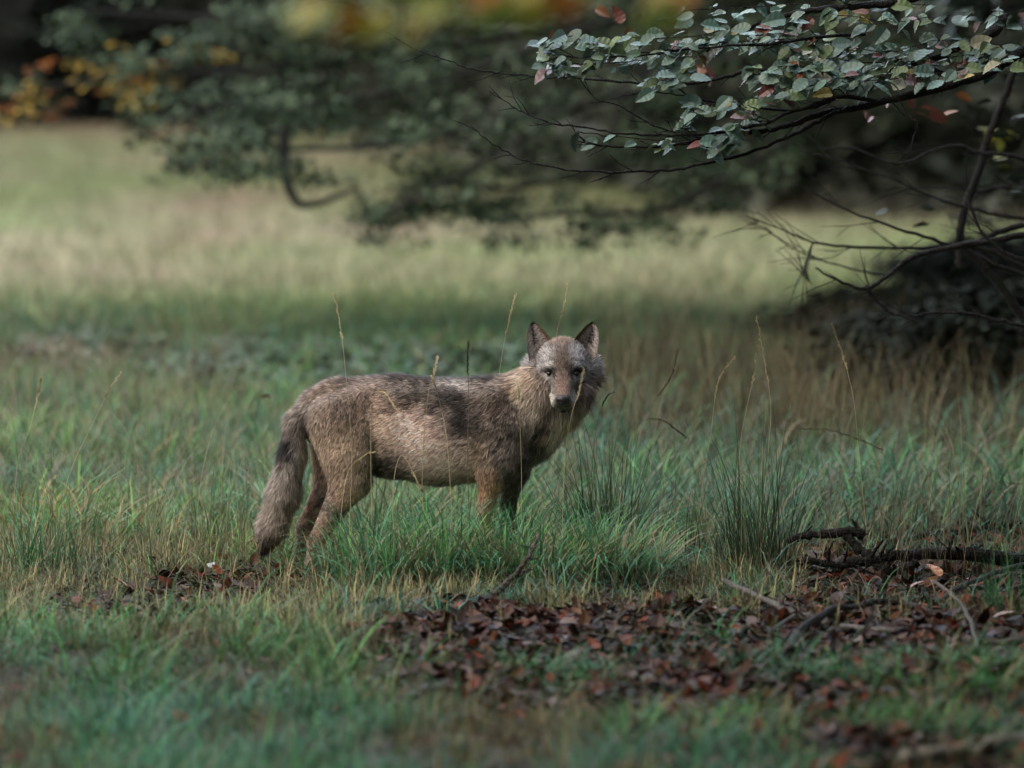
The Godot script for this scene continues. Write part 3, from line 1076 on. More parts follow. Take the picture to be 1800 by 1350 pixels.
func stems() -> void:
	var list := [
		["pale tall grass stem with a seed head left above the wolf's back", true, [610, 990], [618, 800], [606, 640], [598, 575], [588, 520]],
		["pale forked grass stem rising just behind the wolf's ears", true, [975, 960], [972, 700], [978, 590], [990, 545], [997, 500]],
		["straw stem crossing the right eye and muzzle of the wolf", true, [985, 980], [992, 820], [1005, 730], [1017, 690], [1026, 651]],
		["straw stem with arched tip on the wolf's hip", true, [655, 1000], [652, 820], [655, 705], [675, 690], [698, 722]],
		["straw stem crossing the wolf's back above the dark saddle", true, [750, 1000], [742, 840], [752, 700], [763, 655], [769, 628]],
		["thin straw stem leaning over the dark saddle patch", true, [800, 1000], [788, 800], [776, 720], [762, 670], [758, 660]],
		["dark thin grass stem between saddle and neck", false, [830, 1000], [822, 820], [824, 700], [822, 640], [823, 605]],
		["pale stem in front of the wolf's shoulder", true, [915, 1000], [917, 860], [914, 740], [911, 690], [909, 670]],
		["leaning pale stem before the wolf's flank", true, [700, 1000], [690, 880], [705, 800], [735, 850], [742, 862]],
		["long straw stem leaning right at the far left of the glade", true, [90, 940], [120, 840], [165, 740], [195, 680], [212, 655]],
		["shorter straw stem at the far left edge", true, [20, 930], [30, 820], [50, 760], [66, 700], [72, 668]],
		["dark arching stem right of the wolf's chest with drooping tip", false, [1060, 960], [1075, 830], [1110, 750], [1160, 738], [1205, 768]],
		["longest stem arching far right over the green grass", false, [1130, 960], [1210, 840], [1330, 770], [1450, 755], [1550, 790]],
		["upright dark stem right of the wolf's chin", false, [1060, 970], [1090, 820], [1125, 740], [1175, 670], [1190, 620]],
		["pale stem with open panicle near the dark tussock", true, [1220, 960], [1235, 850], [1250, 760], [1262, 670], [1290, 630]],
		["fine stem with a nodding tip above the green grass", true, [1290, 960], [1300, 800], [1310, 730], [1325, 660], [1332, 610]],
		["pale stem leaning left beside the arching dry grass", true, [1340, 960], [1350, 800], [1355, 720], [1345, 640], [1330, 560]],
		["thin stem rising behind the dead branch", true, [1500, 930], [1510, 800], [1500, 700], [1480, 620], [1462, 570]],
		["dark stem with bent head at the right edge", false, [1730, 900], [1735, 860], [1755, 850], [1780, 850], [1799, 852]],
		["straw stem standing before the wolf's thigh", true, [590, 1000], [600, 900], [612, 830], [640, 800], [655, 795]],
		["fine stem right of the wolf's far ear", false, [1030, 980], [1040, 830], [1050, 745], [1065, 700], [1078, 690]],
		["thin straw stem left of the ears over the green strip", true, [870, 950], [868, 760], [880, 640], [895, 560], [906, 520]],
	]
	for s in list:
		var base := on_ground(s[2][0], s[2][1] + 35)
		var depth: float = (cam.transform.affine_inverse() * base).z * -1.0
		if s[0].contains("behind"):
			base = Vector3(base.x, 0, -0.45)
			base.y = ground_y(base.x, base.z)
			depth = 20.45
		elif s[0].contains("crossing") or s[0].contains("front of") or s[0].contains("before the wolf") or s[0].contains("hip") or s[0].contains("saddle"):
			base.z = 0.35
			base.y = ground_y(base.x, base.z)
			depth = 19.65
		var pts := [base]
		for i in range(3, s.size()):
			pts.append(at(s[i][0], s[i][1], depth + rr(-0.06, 0.06)))
		stem(base, pts, s[0], s[1])


# ---------------------------------------------------------------- leaf litter, sticks and branches
func leaf_mesh(seed_: int, length: float, curl: float, fold: float, rows := 7) -> ArrayMesh:
	var s := Shape.new()
	var r := RandomNumberGenerator.new()
	r.seed = seed_
	s.leaf(Transform3D(), length, length * r.randf_range(0.56, 0.68), fold, curl, Color(1, 1, 1), rows, 0.022)
	return s.mesh()


func flat_mat(c: Color, rough: float, back: float) -> StandardMaterial3D:
	var m := mat(rough, 0.5, back)
	m.albedo_color = c.linear_to_srgb()
	return m


func litter() -> void:
	var shapes := [leaf_mesh(11, 0.055, 0.5, 0.35, 5), leaf_mesh(12, 0.046, -0.45, 0.5, 5), leaf_mesh(13, 0.058, 0.2, 0.2, 5)]
	var tones := [lit(0.1, 0.027, 0.014), lit(0.19, 0.04, 0.016), lit(0.045, 0.018, 0.012), lit(0.08, 0.05, 0.042), lit(0.025, 0.014, 0.011), lit(0.15, 0.095, 0.08), lit(0.13, 0.05, 0.018)]
	for k in 3:
		var places := []
		var cols := PackedColorArray()
		while places.size() < 5200:
			var x := rr(-1.6, 3.4)
			var z := rr(-3.2, 6.6)
			if not inside(litter_edge, x, z, 0.3) and rng.randf() < 0.94 and not (inside(bare_edge, x, z, 0.15) and rng.randf() < 0.5):
				continue
			var b := Basis(Vector3(rr(-1, 1), rr(-0.3, 0.3), rr(-1, 1)).normalized(), rr(-0.7, 0.7)) * Basis(Vector3.UP, rr(0, TAU))
			places.append(Transform3D(b.scaled(Vector3.ONE * rr(0.5, 1.4)), Vector3(x, ground_y(x, z) + rr(0.002, 0.02), z)))
			cols.append(tones[rng.randi() % tones.size()] * exp(rr(-1.3, 0.1)))
		tag(many("leaf_litter", shapes[k], M.litter, places, cols), ["curled russet leaf litter on the dark ground", "arched brown leaf litter on the dark ground", "flat faded leaf litter on the dark ground"][k], "leaf litter", "", "stuff")
	# the leaves that show one by one
	var spots := [
		[1650, 1028, 0.09, lit(0.4, 0.17, 0.06), "orange fallen leaf standing up behind the dead branch"],
		[1500, 1010, 0.07, lit(0.26, 0.06, 0.025), "deep red fallen leaf under the dead branch, left"],
		[1530, 1035, 0.07, lit(0.28, 0.07, 0.03), "deep red fallen leaf under the dead branch, lower"],
		[1640, 1050, 0.075, lit(0.3, 0.06, 0.03), "bright red fallen leaf right of the leaning stick"],
		[1600, 1045, 0.06, lit(0.2, 0.06, 0.03), "small dark red leaf beside the leaning stick"],
		[1545, 975, 0.06, lit(0.2, 0.13, 0.11), "pinkish dry leaf behind the dead branch"],
		[1760, 1000, 0.07, lit(0.2, 0.15, 0.13), "pale grey leaf at the right edge"],
		[1745, 1100, 0.08, lit(0.28, 0.18, 0.13), "pale tan curled leaf near the right edge"],
		[1770, 1085, 0.07, lit(0.24, 0.09, 0.04), "orange brown leaf above the pale tan one at right"],
		[310, 1045, 0.075, lit(0.3, 0.12, 0.07), "red-brown leaf on the trampled patch"],
		[318, 1055, 0.06, lit(0.42, 0.38, 0.38), "shiny pale leaf on the trampled patch"],
		[222, 1042, 0.06, lit(0.3, 0.13, 0.05), "orange leaf on turf left of the trampled patch"],
		[372, 1010, 0.05, lit(0.36, 0.34, 0.32), "small white leaf on the turf left of the hind foot"],
		[398, 995, 0.06, lit(0.32, 0.1, 0.04), "orange-red leaf in the grass left of the tail tip"],
		[148, 1000, 0.055, lit(0.32, 0.3, 0.3), "pale grey leaf at the foot of the far left tussock"],
		[455, 985, 0.06, lit(0.3, 0.12, 0.07), "rust leaf beneath the tail tip"],
		[480, 708, 0.07, lit(0.2, 0.06, 0.025), "orange leaf caught in the plants behind the rump"],
		[240, 1248, 0.08, lit(0.3, 0.25, 0.21), "pale blurred leaf in the near grass"],
		[1260, 1215, 0.06, lit(0.3, 0.075, 0.035), "red blurred leaf in the near litter, centre right"],
		[1340, 1190, 0.06, lit(0.28, 0.08, 0.035), "brick red leaf right of the centre of the near litter"],
		[1240, 1090, 0.07, lit(0.24, 0.08, 0.04), "russet leaf in the middle of the litter"],
		[1150, 1085, 0.06, lit(0.2, 0.17, 0.155), "faded pale leaf at the left of the litter"],
		[1700, 1180, 0.06, lit(0.3, 0.1, 0.04), "orange-red leaf under the curved thin stick"],
		[720, 1110, 0.06, lit(0.4, 0.22, 0.13), "tan leaf at the edge of the dark hollow"],
	]
	var k := 0
	for s in spots:
		var m := leaf_mesh(40 + k, s[2], rr(-0.5, 0.5), rr(0.2, 0.5))
		var o := obj("fallen_leaf", m, flat_mat(s[3], 0.42, 0.15))
		var p := on_ground(s[0], s[1])
		if s[1] < 800:
			p = at(s[0], s[1], 25.0)
		o.transform = Transform3D(Basis(Vector3.UP, rr(0, TAU)) * Basis(Vector3.RIGHT, rr(-0.6, 0.6)) * Basis(Vector3.BACK, rr(0.1, 0.8)), p + Vector3(0, 0.025, 0))
		tag(o, s[4], "leaf", "fallen leaves")
		k += 1


func stick(called: String, label: String, cat: String, lines: Array, col: Color, group := "") -> void:
	# lines: [photo places with depth offset..., radius from, radius to] each; the first is the stem, others are side shoots
	var root: Node3D = null
	for i in lines.size():
		var l: Array = lines[i]
		var pts := []
		for q in l[0]:
			pts.append(at(q[0], q[1], q[2]))
		if root == null:
			root = thing(called, pts[0])
			tag(root, label, cat, group)
		var rel := []
		for p in spline(pts, 5):
			rel.append(p - root.position)
		for j in range(1, rel.size() - 1):
			rel[j] += Vector3(rr(-1, 1), rr(-1, 1), rr(-1, 1)) * l[1] * 0.42
		var s := Shape.new()
		var radii := tapered(rel.size(), l[1], l[2])
		for j in radii.size():
			radii[j] *= rr(0.82, 1.2)
		s.tube(rel, radii, 9, col, 0.2, rng)
		# broken stubs of side shoots
		for j in range(2, rel.size() - 2):
			if rng.randf() < 0.3:
				var v := Vector3(rr(-1, 1), rr(-0.2, 1), rr(-1, 1)).normalized()
				var le := rr(0.015, 0.09)
				s.tube([rel[j], rel[j] + v * le * 0.6, rel[j] + (v + Vector3(rr(-0.3, 0.3), 0.1, 0)) * le], [radii[j] * 0.45, radii[j] * 0.34, radii[j] * 0.2], 5, col)
		obj("stem" if i == 0 else "side_branch", s.mesh(), M.bark, root)


func ground_depth(px: float, py: float) -> float:
	return -(cam.transform.affine_inverse() * on_ground(px, py)).z


func G(px: float, py: float, lift := 0.0) -> Array:
	# a place that lies on the ground there, raised by «lift» pixels
	return [px, py - lift - 12.0, ground_depth(px, py)]


func dead_wood() -> void:
	var black := lit(0.016, 0.014, 0.0125)
	var grey := lit(0.14, 0.125, 0.115)
	var d := ground_depth(1500, 1020)
	stick("fallen_branch", "crooked black fallen branch lying over red leaves at right", "branch", [
		[[[1415, 985, d], [1470, 992, d], [1530, 986, d - 0.02], [1590, 976, d], [1650, 972, d + 0.05], [1720, 976, d + 0.1], [1800, 986, d + 0.15], [1930, 990, d + 0.2]], 0.012, 0.03],
		[[[1385, 952, d + 0.1], [1420, 941, d + 0.08], [1465, 937, d + 0.05], [1505, 934, d + 0.04], [1514, 941, d + 0.04]], 0.012, 0.02],
		[[[1488, 940, d + 0.04], [1508, 962, d + 0.02], [1530, 978, d - 0.01]], 0.018, 0.014],
		[[[1525, 990, d - 0.02], [1560, 1002, d - 0.04], [1590, 1001, d - 0.05], [1610, 988, d - 0.03]], 0.015, 0.018],
		[[[1585, 992, d - 0.03], [1592, 1018, d - 0.1], [1598, 1035, d - 0.12]], 0.012, 0.008],
		[[[1665, 970, d + 0.05], [1672, 955, d + 0.05], [1676, 940, d + 0.06]], 0.008, 0.004],
	], black)
	stick("stick", "dark stick slanting down from the fallen branch into the litter", "stick", [[[[1530, 1002, d - 0.05], [1565, 1030, d - 0.2], [1605, 1052, d - 0.35], [1635, 1068, d - 0.45]], 0.014, 0.012]], lit(0.08, 0.07, 0.06), "sticks on the ground")
	stick("stick", "long pale grey stick lying across the litter, centre right", "stick", [[[G(1270, 1040, 8), G(1330, 1068, 8), G(1400, 1100, 8), G(1460, 1112, 8)], 0.009, 0.013], [[G(1400, 1100, 8), G(1350, 1130, 8)], 0.007, 0.004]], grey, "sticks on the ground")
	stick("stick", "thin curved grey stick bending down near the right edge", "stick", [[[G(1640, 1045, 10), G(1680, 1075, 12), G(1705, 1115, 12), G(1718, 1158, 8)], 0.008, 0.006]], grey, "sticks on the ground")
	stick("stick", "arched dark blurred stick behind the pale grey one", "stick", [[[G(1390, 1160, 6), G(1415, 1125, 12), G(1475, 1098, 16), G(1570, 1082, 10), G(1650, 1090, 2)], 0.016, 0.01]], lit(0.04, 0.035, 0.03), "sticks on the ground")
	stick("stick", "dark forked stick rising from grass below the wolf's forelegs", "stick", [[[G(868, 1062, 6), [905, 1010, ground_depth(868, 1062)], [930, 975, ground_depth(868, 1062)], [946, 942, ground_depth(868, 1062) + 0.05]], 0.011, 0.006], [[[900, 1018, ground_depth(868, 1062)], [935, 1000, ground_depth(868, 1062)]], 0.006, 0.003]], lit(0.13, 0.12, 0.105), "sticks on the ground")
	stick("stick", "thin dark stick leaning by the foot of the dark tussock", "stick", [[[G(1232, 1085, 4), G(1262, 1055, 6), G(1302, 1020, 14)], 0.006, 0.004]], lit(0.06, 0.055, 0.045), "sticks on the ground")
	stick("stick", "pale thick blurred stick in the bottom right corner", "stick", [[[G(1590, 1352, 10), G(1680, 1345, 10), G(1760, 1330, 10), G(1860, 1310, 10)], 0.02, 0.022]], lit(0.26, 0.24, 0.2), "sticks on the ground")
	stick("stick", "dark twiggy stick at the right edge under the fallen branch", "stick", [[[G(1650, 1075, 6), G(1720, 1045, 16), G(1850, 1010, 18)], 0.009, 0.012], [[G(1700, 1075, 6), G(1760, 1060, 10), G(1850, 1040, 10)], 0.006, 0.009]], lit(0.05, 0.045, 0.04), "sticks on the ground")
	stick("stick", "grey stick lying in the near litter at far right", "stick", [[[G(1700, 1140, 6), G(1760, 1148, 6), G(1850, 1142, 6)], 0.01, 0.012]], grey, "sticks on the ground")
	stick("stick", "short grey stick between the red leaves in mid litter", "stick", [[[G(1480, 1120, 6), G(1560, 1128, 8), G(1590, 1124, 8)], 0.009, 0.007]], lit(0.18, 0.16, 0.15), "sticks on the ground")
	stick("stick", "black branch lying along the shadow behind the fallen one", "stick", [[[G(1560, 975, 10), G(1660, 960, 12), G(1760, 950, 14), G(1860, 940, 16)], 0.01, 0.014], [[G(1690, 958, 12), G(1730, 930, 40), G(1765, 905, 60)], 0.008, 0.004]], lit(0.016, 0.014, 0.012), "sticks on the ground")


# ---------------------------------------------------------------- trees
func branch_part(root: Node3D, pts: Array, r0: float, r1: float, col: Color, called := "branch") -> Array:
	var w := spline(pts, 5)
	var rel := []
	for i in w.size():
		var p: Vector3 = w[i]
		rel.append(p - root.position + Vector3(rr(-1, 1), rr(-1, 1), rr(-1, 1)) * 0.0035)
	var s := Shape.new()
	s.tube(rel, tapered(rel.size(), r0, r1), 7, col, 0.1, rng)
	obj(called, s.mesh(), M.bark, root)
	return w


func twigs_along(s: Shape, w: Array, root: Node3D, count: int, reach: float, col: Color) -> void:
	for i in count:
		var j := rng.randi_range(1, w.size() - 2)
		var p: Vector3 = w[j]
		var d: Vector3 = (w[j + 1] - w[j - 1]).normalized()
		if d.x > 0:
			d = -d
		var v := (d + Vector3(rr(-0.3, 0.3), rr(-0.9, 0.9), rr(-0.7, 0.7))).normalized()
		var le := reach * rr(0.3, 1.0)
		var q := p + v * le * 0.5
		var e := q + (v + Vector3(rr(-0.4, 0.2), rr(-0.3, 0.4), rr(-0.3, 0.3))).normalized() * le * 0.5
		s.tube([p - root.position, q - root.position, e - root.position], [0.0022, 0.0016, 0.0009], 4, col)
		if rng.randf() < 0.6:
			var f := q + (v + Vector3(rr(-0.5, 0.5), rr(-0.8, 0.8), 0)).normalized() * le * 0.3
			s.tube([q - root.position, f - root.position], [0.0014, 0.0008], 4, col)


func near_beech() -> void:
	var base := Vector3(5.4, ground_y(5.4, -1.5), -1.5)
	var root := thing("beech_tree", base)
	tag(root, "near beech whose sharp leafy branch reaches in from the upper right", "tree")
	var bark := lit(0.018, 0.016, 0.0145)
	var trunk := Shape.new()
	var tp := spline([Vector3(0, -0.2, 0), Vector3(0.05, 1.5, 0), Vector3(-0.05, 4, 0.1), Vector3(0.1, 8, 0), Vector3(0.2, 13, 0.1)], 5)
	trunk.tube(tp, tapered(tp.size(), 0.42, 0.08), 18, lit(0.14, 0.135, 0.125), 0.03, rng)
	obj("trunk", trunk.mesh(), M.bark, root)
	var D := 20.0
	var boughs := [
		[[[2750, -80, D + 1.2], [2200, 0, D + 0.5], [1900, 50, D + 0.1], [1795, 92, D], [1745, 125, D], [1690, 143, D], [1640, 157, D], [1560, 177, D], [1500, 191, D], [1450, 199, D], [1400, 216, D], [1350, 229, D], [1300, 236, D], [1240, 243, D], [1180, 256, D], [1100, 257, D], [1050, 255, D], [1003, 243, D]], 0.024, 0.002],
		[[[1495, 189, D - 0.02], [1455, 204, D - 0.03], [1425, 221, D - 0.05], [1375, 245, D - 0.05], [1325, 265, D - 0.05], [1250, 285, D - 0.03], [1175, 299, D], [1100, 302, D], [1025, 301, D], [950, 290, D + 0.02], [900, 272, D + 0.05], [860, 248, D + 0.05], [828, 222, D + 0.06]], 0.0085, 0.002],
		[[[1548, 178, D - 0.03], [1475, 171, D - 0.08], [1425, 186, D - 0.1], [1375, 203, D - 0.1], [1338, 219, D - 0.1], [1270, 232, D - 0.1], [1200, 238, D - 0.08], [1150, 237, D - 0.05], [1090, 234, D - 0.05], [1025, 225, D], [965, 215, D], [930, 202, D + 0.02], [900, 186, D + 0.03], [860, 160, D + 0.05]], 0.008, 0.0016],
		[[[1475, 171, D - 0.05], [1400, 195, D + 0.03], [1315, 188, D + 0.06], [1250, 178, D + 0.06], [1200, 168, D + 0.07], [1140, 161, D + 0.08], [1075, 174, D + 0.08]], 0.006, 0.0015],
		[[[1200, 238, D + 0.02], [1150, 221, D + 0.05], [1090, 186, D + 0.08], [1045, 172, D + 0.1], [1015, 130, D + 0.12]], 0.004, 0.0013],
		[[[1690, 143, D + 0.1], [1600, 110, D + 0.2], [1550, 124, D + 0.25], [1440, 130, D + 0.3], [1330, 122, D + 0.3], [1275, 136, D + 0.3], [1210, 146, D + 0.3], [1125, 146, D + 0.3], [1030, 138, D + 0.3], [950, 135, D + 0.32], [900, 130, D + 0.35], [870, 128, D + 0.35]], 0.011, 0.0016],
		[[[2300, -60, D + 0.6], [1800, 25, D + 0.3], [1750, 55, D + 0.2], [1700, 76, D + 0.15], [1650, 100, D + 0.12], [1600, 112, D + 0.1]], 0.03, 0.008],
		[[[1900, -100, D + 0.4], [1700, -30, D + 0.3], [1590, 0, D + 0.25], [1525, 10, D + 0.22], [1450, 16, D + 0.2], [1390, 26, D + 0.2], [1330, 44, D + 0.2], [1280, 65, D + 0.2], [1200, 86, D + 0.2], [1120, 92, D + 0.2]], 0.02, 0.0025],
		[[[1520, 60, D + 0.2], [1440, 66, D], [1350, 78, D - 0.05], [1230, 84, D - 0.05], [1120, 98, D - 0.05], [1040, 100, D], [975, 100, D]], 0.007, 0.0015],
		[[[880, 128, D + 0.3], [830, 122, D + 0.3], [790, 106, D + 0.3], [740, 90, D + 0.3], [695, 66, D + 0.3]], 0.0035, 0.0012],
		[[[1568, 180, D - 0.1], [1592, 205, D - 0.1], [1612, 216, D - 0.12], [1604, 245, D - 0.12], [1592, 270, D - 0.12], [1570, 258, D - 0.12]], 0.003, 0.0012],
	]
	var lines := []
	for b in boughs:
		var pts := []
		for q in b[0]:
			pts.append(at(q[0], q[1], q[2]))
		lines.append(branch_part(root, pts, b[1], b[2], bark))
	var limb := branch_part(root, [base + Vector3(0, 3.2, 0), base + Vector3(-0.8, 2.9, 0.8), lines[0][0]], 0.11, 0.024, lit(0.1, 0.095, 0.088), "limb")
	branch_part(root, [base + Vector3(0, 3.6, 0), base + Vector3(-1.0, 3.0, 0.6), lines[6][0]], 0.09, 0.03, lit(0.1, 0.095, 0.088), "limb")
	branch_part(root, [base + Vector3(0, 4.0, 0), base + Vector3(-1.6, 3.0, 0.6), lines[7][0]], 0.08, 0.02, lit(0.1, 0.095, 0.088), "limb")
	var tw := Shape.new()
	for i in lines.size():
		twigs_along(tw, lines[i], root, [26, 12, 20, 12, 8, 18, 6, 10, 14, 5, 4][i], 0.13, bark)
	var twig := obj("twig", tw.mesh(), M.bark, root)
	twig.set_meta("kind", "stuff")
	# leaves that show one by one: rows along the sprays
	var rows := [
		[0.0, [[945, 92], [1000, 62], [1040, 76], [1110, 66], [1200, 66], [1290, 50], [1360, 52], [1400, 36], [1480, 26], [1560, 40], [1640, 30], [1720, 22], [1795, 40]], 62],
		[0.0, [[965, 104], [1000, 112], [1060, 110], [1130, 105], [1185, 86], [1230, 92]], 34],
		[-0.05, [[1150, 148], [1170, 140], [1190, 130], [1222, 112]], 13],
		[0.05, [[1240, 75], [1300, 72], [1380, 70], [1460, 76], [1560, 92], [1660, 70], [1790, 84]], 58],
		[-0.05, [[1325, 132], [1370, 118], [1420, 116], [1460, 130], [1530, 142], [1610, 132], [1690, 125], [1790, 108]], 66],
		[0.1, [[1420, 95], [1500, 110], [1600, 108], [1720, 96], [1795, 92]], 36],
		[-0.08, [[1330, 172], [1365, 160], [1400, 150], [1440, 150], [1480, 160]], 20],
		[-0.1, [[1203, 212], [1215, 196], [1240, 186], [1290, 178], [1318, 192], [1330, 202]], 15],
		[-0.1, [[1240, 262], [1262, 250], [1280, 236], [1300, 226], [1322, 216]], 17],
		[0.0, [[1022, 232], [1075, 240], [1170, 246], [1185, 247], [1200, 228]], 7],
		[0.25, [[1180, 20], [1300, 14], [1400, 6], [1520, 0], [1650, 12]], 16],
	]
	var kinds := [lit(0.075, 0.125, 0.095), lit(0.095, 0.16, 0.12), lit(0.12, 0.18, 0.14), lit(0.06, 0.105, 0.065), lit(0.09, 0.13, 0.05), lit(0.25, 0.19, 0.045), lit(0.19, 0.08, 0.03), lit(0.2, 0.125, 0.125), lit(0.13, 0.04, 0.03), lit(0.3, 0.28, 0.19)]
	var mats := []
	for k in kinds:
		mats.append(flat_mat(k * 1.1, 0.4, 0.35))
	var shapes := []
	for i in 6:
		shapes.append(leaf_mesh(60 + i, 0.072, [0.15, 0.35, 0.05, 0.25, -0.15, 0.5][i], [0.25, 0.4, 0.1, 0.5, 0.2, 0.3][i], 9))
	var petioles := Shape.new()
	var more := Shape.new()
	var singles := 0
	for r in rows:
		var line := []
		for q in r[1]:
			line.append(at(q[0], q[1], D + r[0]))
		var w := spline(line, 6)
		branch_part(root, line, 0.0022, 0.0012, bark, "twig")
		var total := int(r[2] * 1.9)
		for i in total:
			var t := (i + rng.randf()) / float(total) * (w.size() - 1)
			var j := mini(int(t), w.size() - 2)
			var on_twig: Vector3 = w[j].lerp(w[j + 1], t - j)
			var p := on_twig + Vector3(rr(-0.025, 0.025), rr(-0.032, 0.028), rr(-0.09, 0.09))
			var pick := rng.randf()
			var kind := rng.randi() % 5
			if pick > 0.89:
				kind = 5 + rng.randi() % 5
			var yaw := rr(-1.0, 1.0) + (PI if rng.randf() < 0.72 else 0.0)
			var b := Basis(Vector3.UP, yaw) * Basis(Vector3.BACK, rr(-0.75, 0.25)) * Basis(Vector3.RIGHT, rr(0.1, 1.15) * (1.0 if cos(yaw) > 0 else -1.0))
			var tr := Transform3D(b.scaled(Vector3.ONE * rr(0.5, 1.25)), p - root.position)
			if singles < 270 and rng.randf() < 0.55:
				singles += 1
				obj("leaf", shapes[rng.randi() % 6], mats[kind], root).transform = tr
			else:
				more.leaf(tr, 0.07, 0.044, rr(0.05, 0.5), rr(-0.1, 0.5), kinds[kind] * rr(0.7, 1.45), 9, 0.022)
			petioles.tube([on_twig - root.position, p - root.position], [0.001, 0.0008], 3, lit(0.1, 0.06, 0.03))
	obj("leaf_spray", more.mesh(), M.leaf, root).set_meta("kind", "stuff")
	var pt := obj("leaf_stalk", petioles.mesh(), M.bark, root)
	pt.set_meta("kind", "stuff")
	# darker red leaves hanging a little behind
	for q in [[1530, 205], [1522, 196], [1560, 190], [1605, 200], [1618, 190], [1650, 212], [1662, 216], [1655, 205], [1680, 165], [930, 78], [945, 80], [975, 84], [1095, 40], [1105, 46], [1045, 15], [1600, 170], [1240, 118], [1250, 122], [1225, 118]]:
		var o := obj("leaf", shapes[rng.randi() % 6], mats[8 if rng.randf() < 0.7 else 6], root)
		o.transform = Transform3D(Basis(Vector3(rr(-1, 1), rr(-1, 1), rr(-1, 1)).normalized(), rr(0, TAU)), at(q[0], q[1], D + rr(1.6, 3.0)) - root.position)
	# the crown overhead, out of sight, which shades the right of the glade
	var spray := leaf_spray(70, 16, 0.07, 0.3)
	var places := []
	var cols := PackedColorArray()
	for i in 15000:
		var a := rr(0, TAU)
		var d := sqrt(rng.randf())
		var p := base + Vector3(-0.9 + cos(a) * d * 5.6, 0, 3.2 + sin(a) * d * 10.0)
		p.y = rr(2.75, 7.5) - 0.3 * (1.0 - d)
		if p.x < 2.8 and p.z < 2.2:
			continue
		places.append(Transform3D(Basis(Vector3.UP, rr(0, TAU)) * Basis(Vector3.RIGHT, rr(-0.4, 0.4)), p - root.position).scaled_local(Vector3.ONE * rr(0.8, 1.5)))
		cols.append(Color(0.06, 0.1, 0.045) * exp(rr(-0.3, 0.3)))
	many("foliage", spray, M.crown, places, cols, root)


func leaf_spray(seed_: int, count: int, leaf_len: float, size: float) -> ArrayMesh:
	var r := RandomNumberGenerator.new()
	r.seed = seed_
	var s := Shape.new()
	for i in count:
		var x := r.randf_range(-size, size) * 0.5
		var z := r.randf_range(-size, size) * 0.35
		var b := Basis(Vector3.UP, r.randf() * TAU) * Basis(Vector3.RIGHT, r.randf_range(-0.6, 0.6)) * Basis(Vector3.BACK, r.randf_range(-0.6, 0.3))
		var k := exp(r.randf_range(-0.35, 0.35))
		s.leaf(Transform3D(b, Vector3(x, r.randf_range(-0.12, 0.12) * size, z)), leaf_len * r.randf_range(0.7, 1.1), leaf_len * 0.6, 0.2, 0.2, Color(k, k, k), 2, 0.0)
	return s.mesh()


func shrub_tree(called: String, label: String, category: String, base: Vector3, height: float, low: float, radius: float, count: int, spray: Mesh, tone: Color, trunk_r: float, group := "") -> Node3D:
	var root := thing(called, base)
	tag(root, label, category, group)
	var t := Shape.new()
	var pts := spline([Vector3(0, -0.2, 0), Vector3(rr(-0.1, 0.1), height * 0.3, rr(-0.1, 0.1)), Vector3(rr(-0.3, 0.3), height * 0.65, 0), Vector3(0, height * 0.95, 0)], 4)
	t.tube(pts, tapered(pts.size(), trunk_r, trunk_r * 0.25), 10, lit(0.09, 0.085, 0.08), 0.08, rng)
	for i in 9:
		var y := lerpf(low + 0.1, height * 0.85, i / 8.0)
		var a := rr(0, TAU)
		var e := Vector3(cos(a), rr(-0.1, 0.4), sin(a)) * radius * rr(0.5, 0.9)
		t.tube([Vector3(0, y, 0), Vector3(0, y, 0) + e * 0.5 + Vector3(0, 0.1, 0), Vector3(0, y, 0) + e], [trunk_r * 0.35, trunk_r * 0.2, trunk_r * 0.06], 5, lit(0.07, 0.065, 0.06))
	obj("trunk", t.mesh(), M.bark, root)
	var places := []
	var cols := PackedColorArray()
	for i in count:
		var y := rng.randf()
		var prof := sqrt(maxf(0.02, sin(PI * (0.12 + 0.83 * y))))
		var a := rr(0, TAU)
		var lump := 0.8 + 0.35 * noise.get_noise_3d(cos(a) * 60 + base.x * 30, y * 160, sin(a) * 60 + base.z * 30) * 2.0
		var d := pow(rng.randf(), 0.4) * radius * prof * lump
		var p := Vector3(cos(a) * d, lerpf(low, height, y), sin(a) * d)
		places.append(Transform3D(Basis(Vector3.UP, rr(0, TAU)) * Basis(Vector3.RIGHT, rr(-0.5, 0.5)), p).scaled_local(Vector3.ONE * rr(0.7, 1.4)))
		cols.append(tone * exp(rr(-0.4, 0.4)))
	many("crown", spray, M.shade_leaf if called == "bush" else M.crown, places, cols, root)
	return root


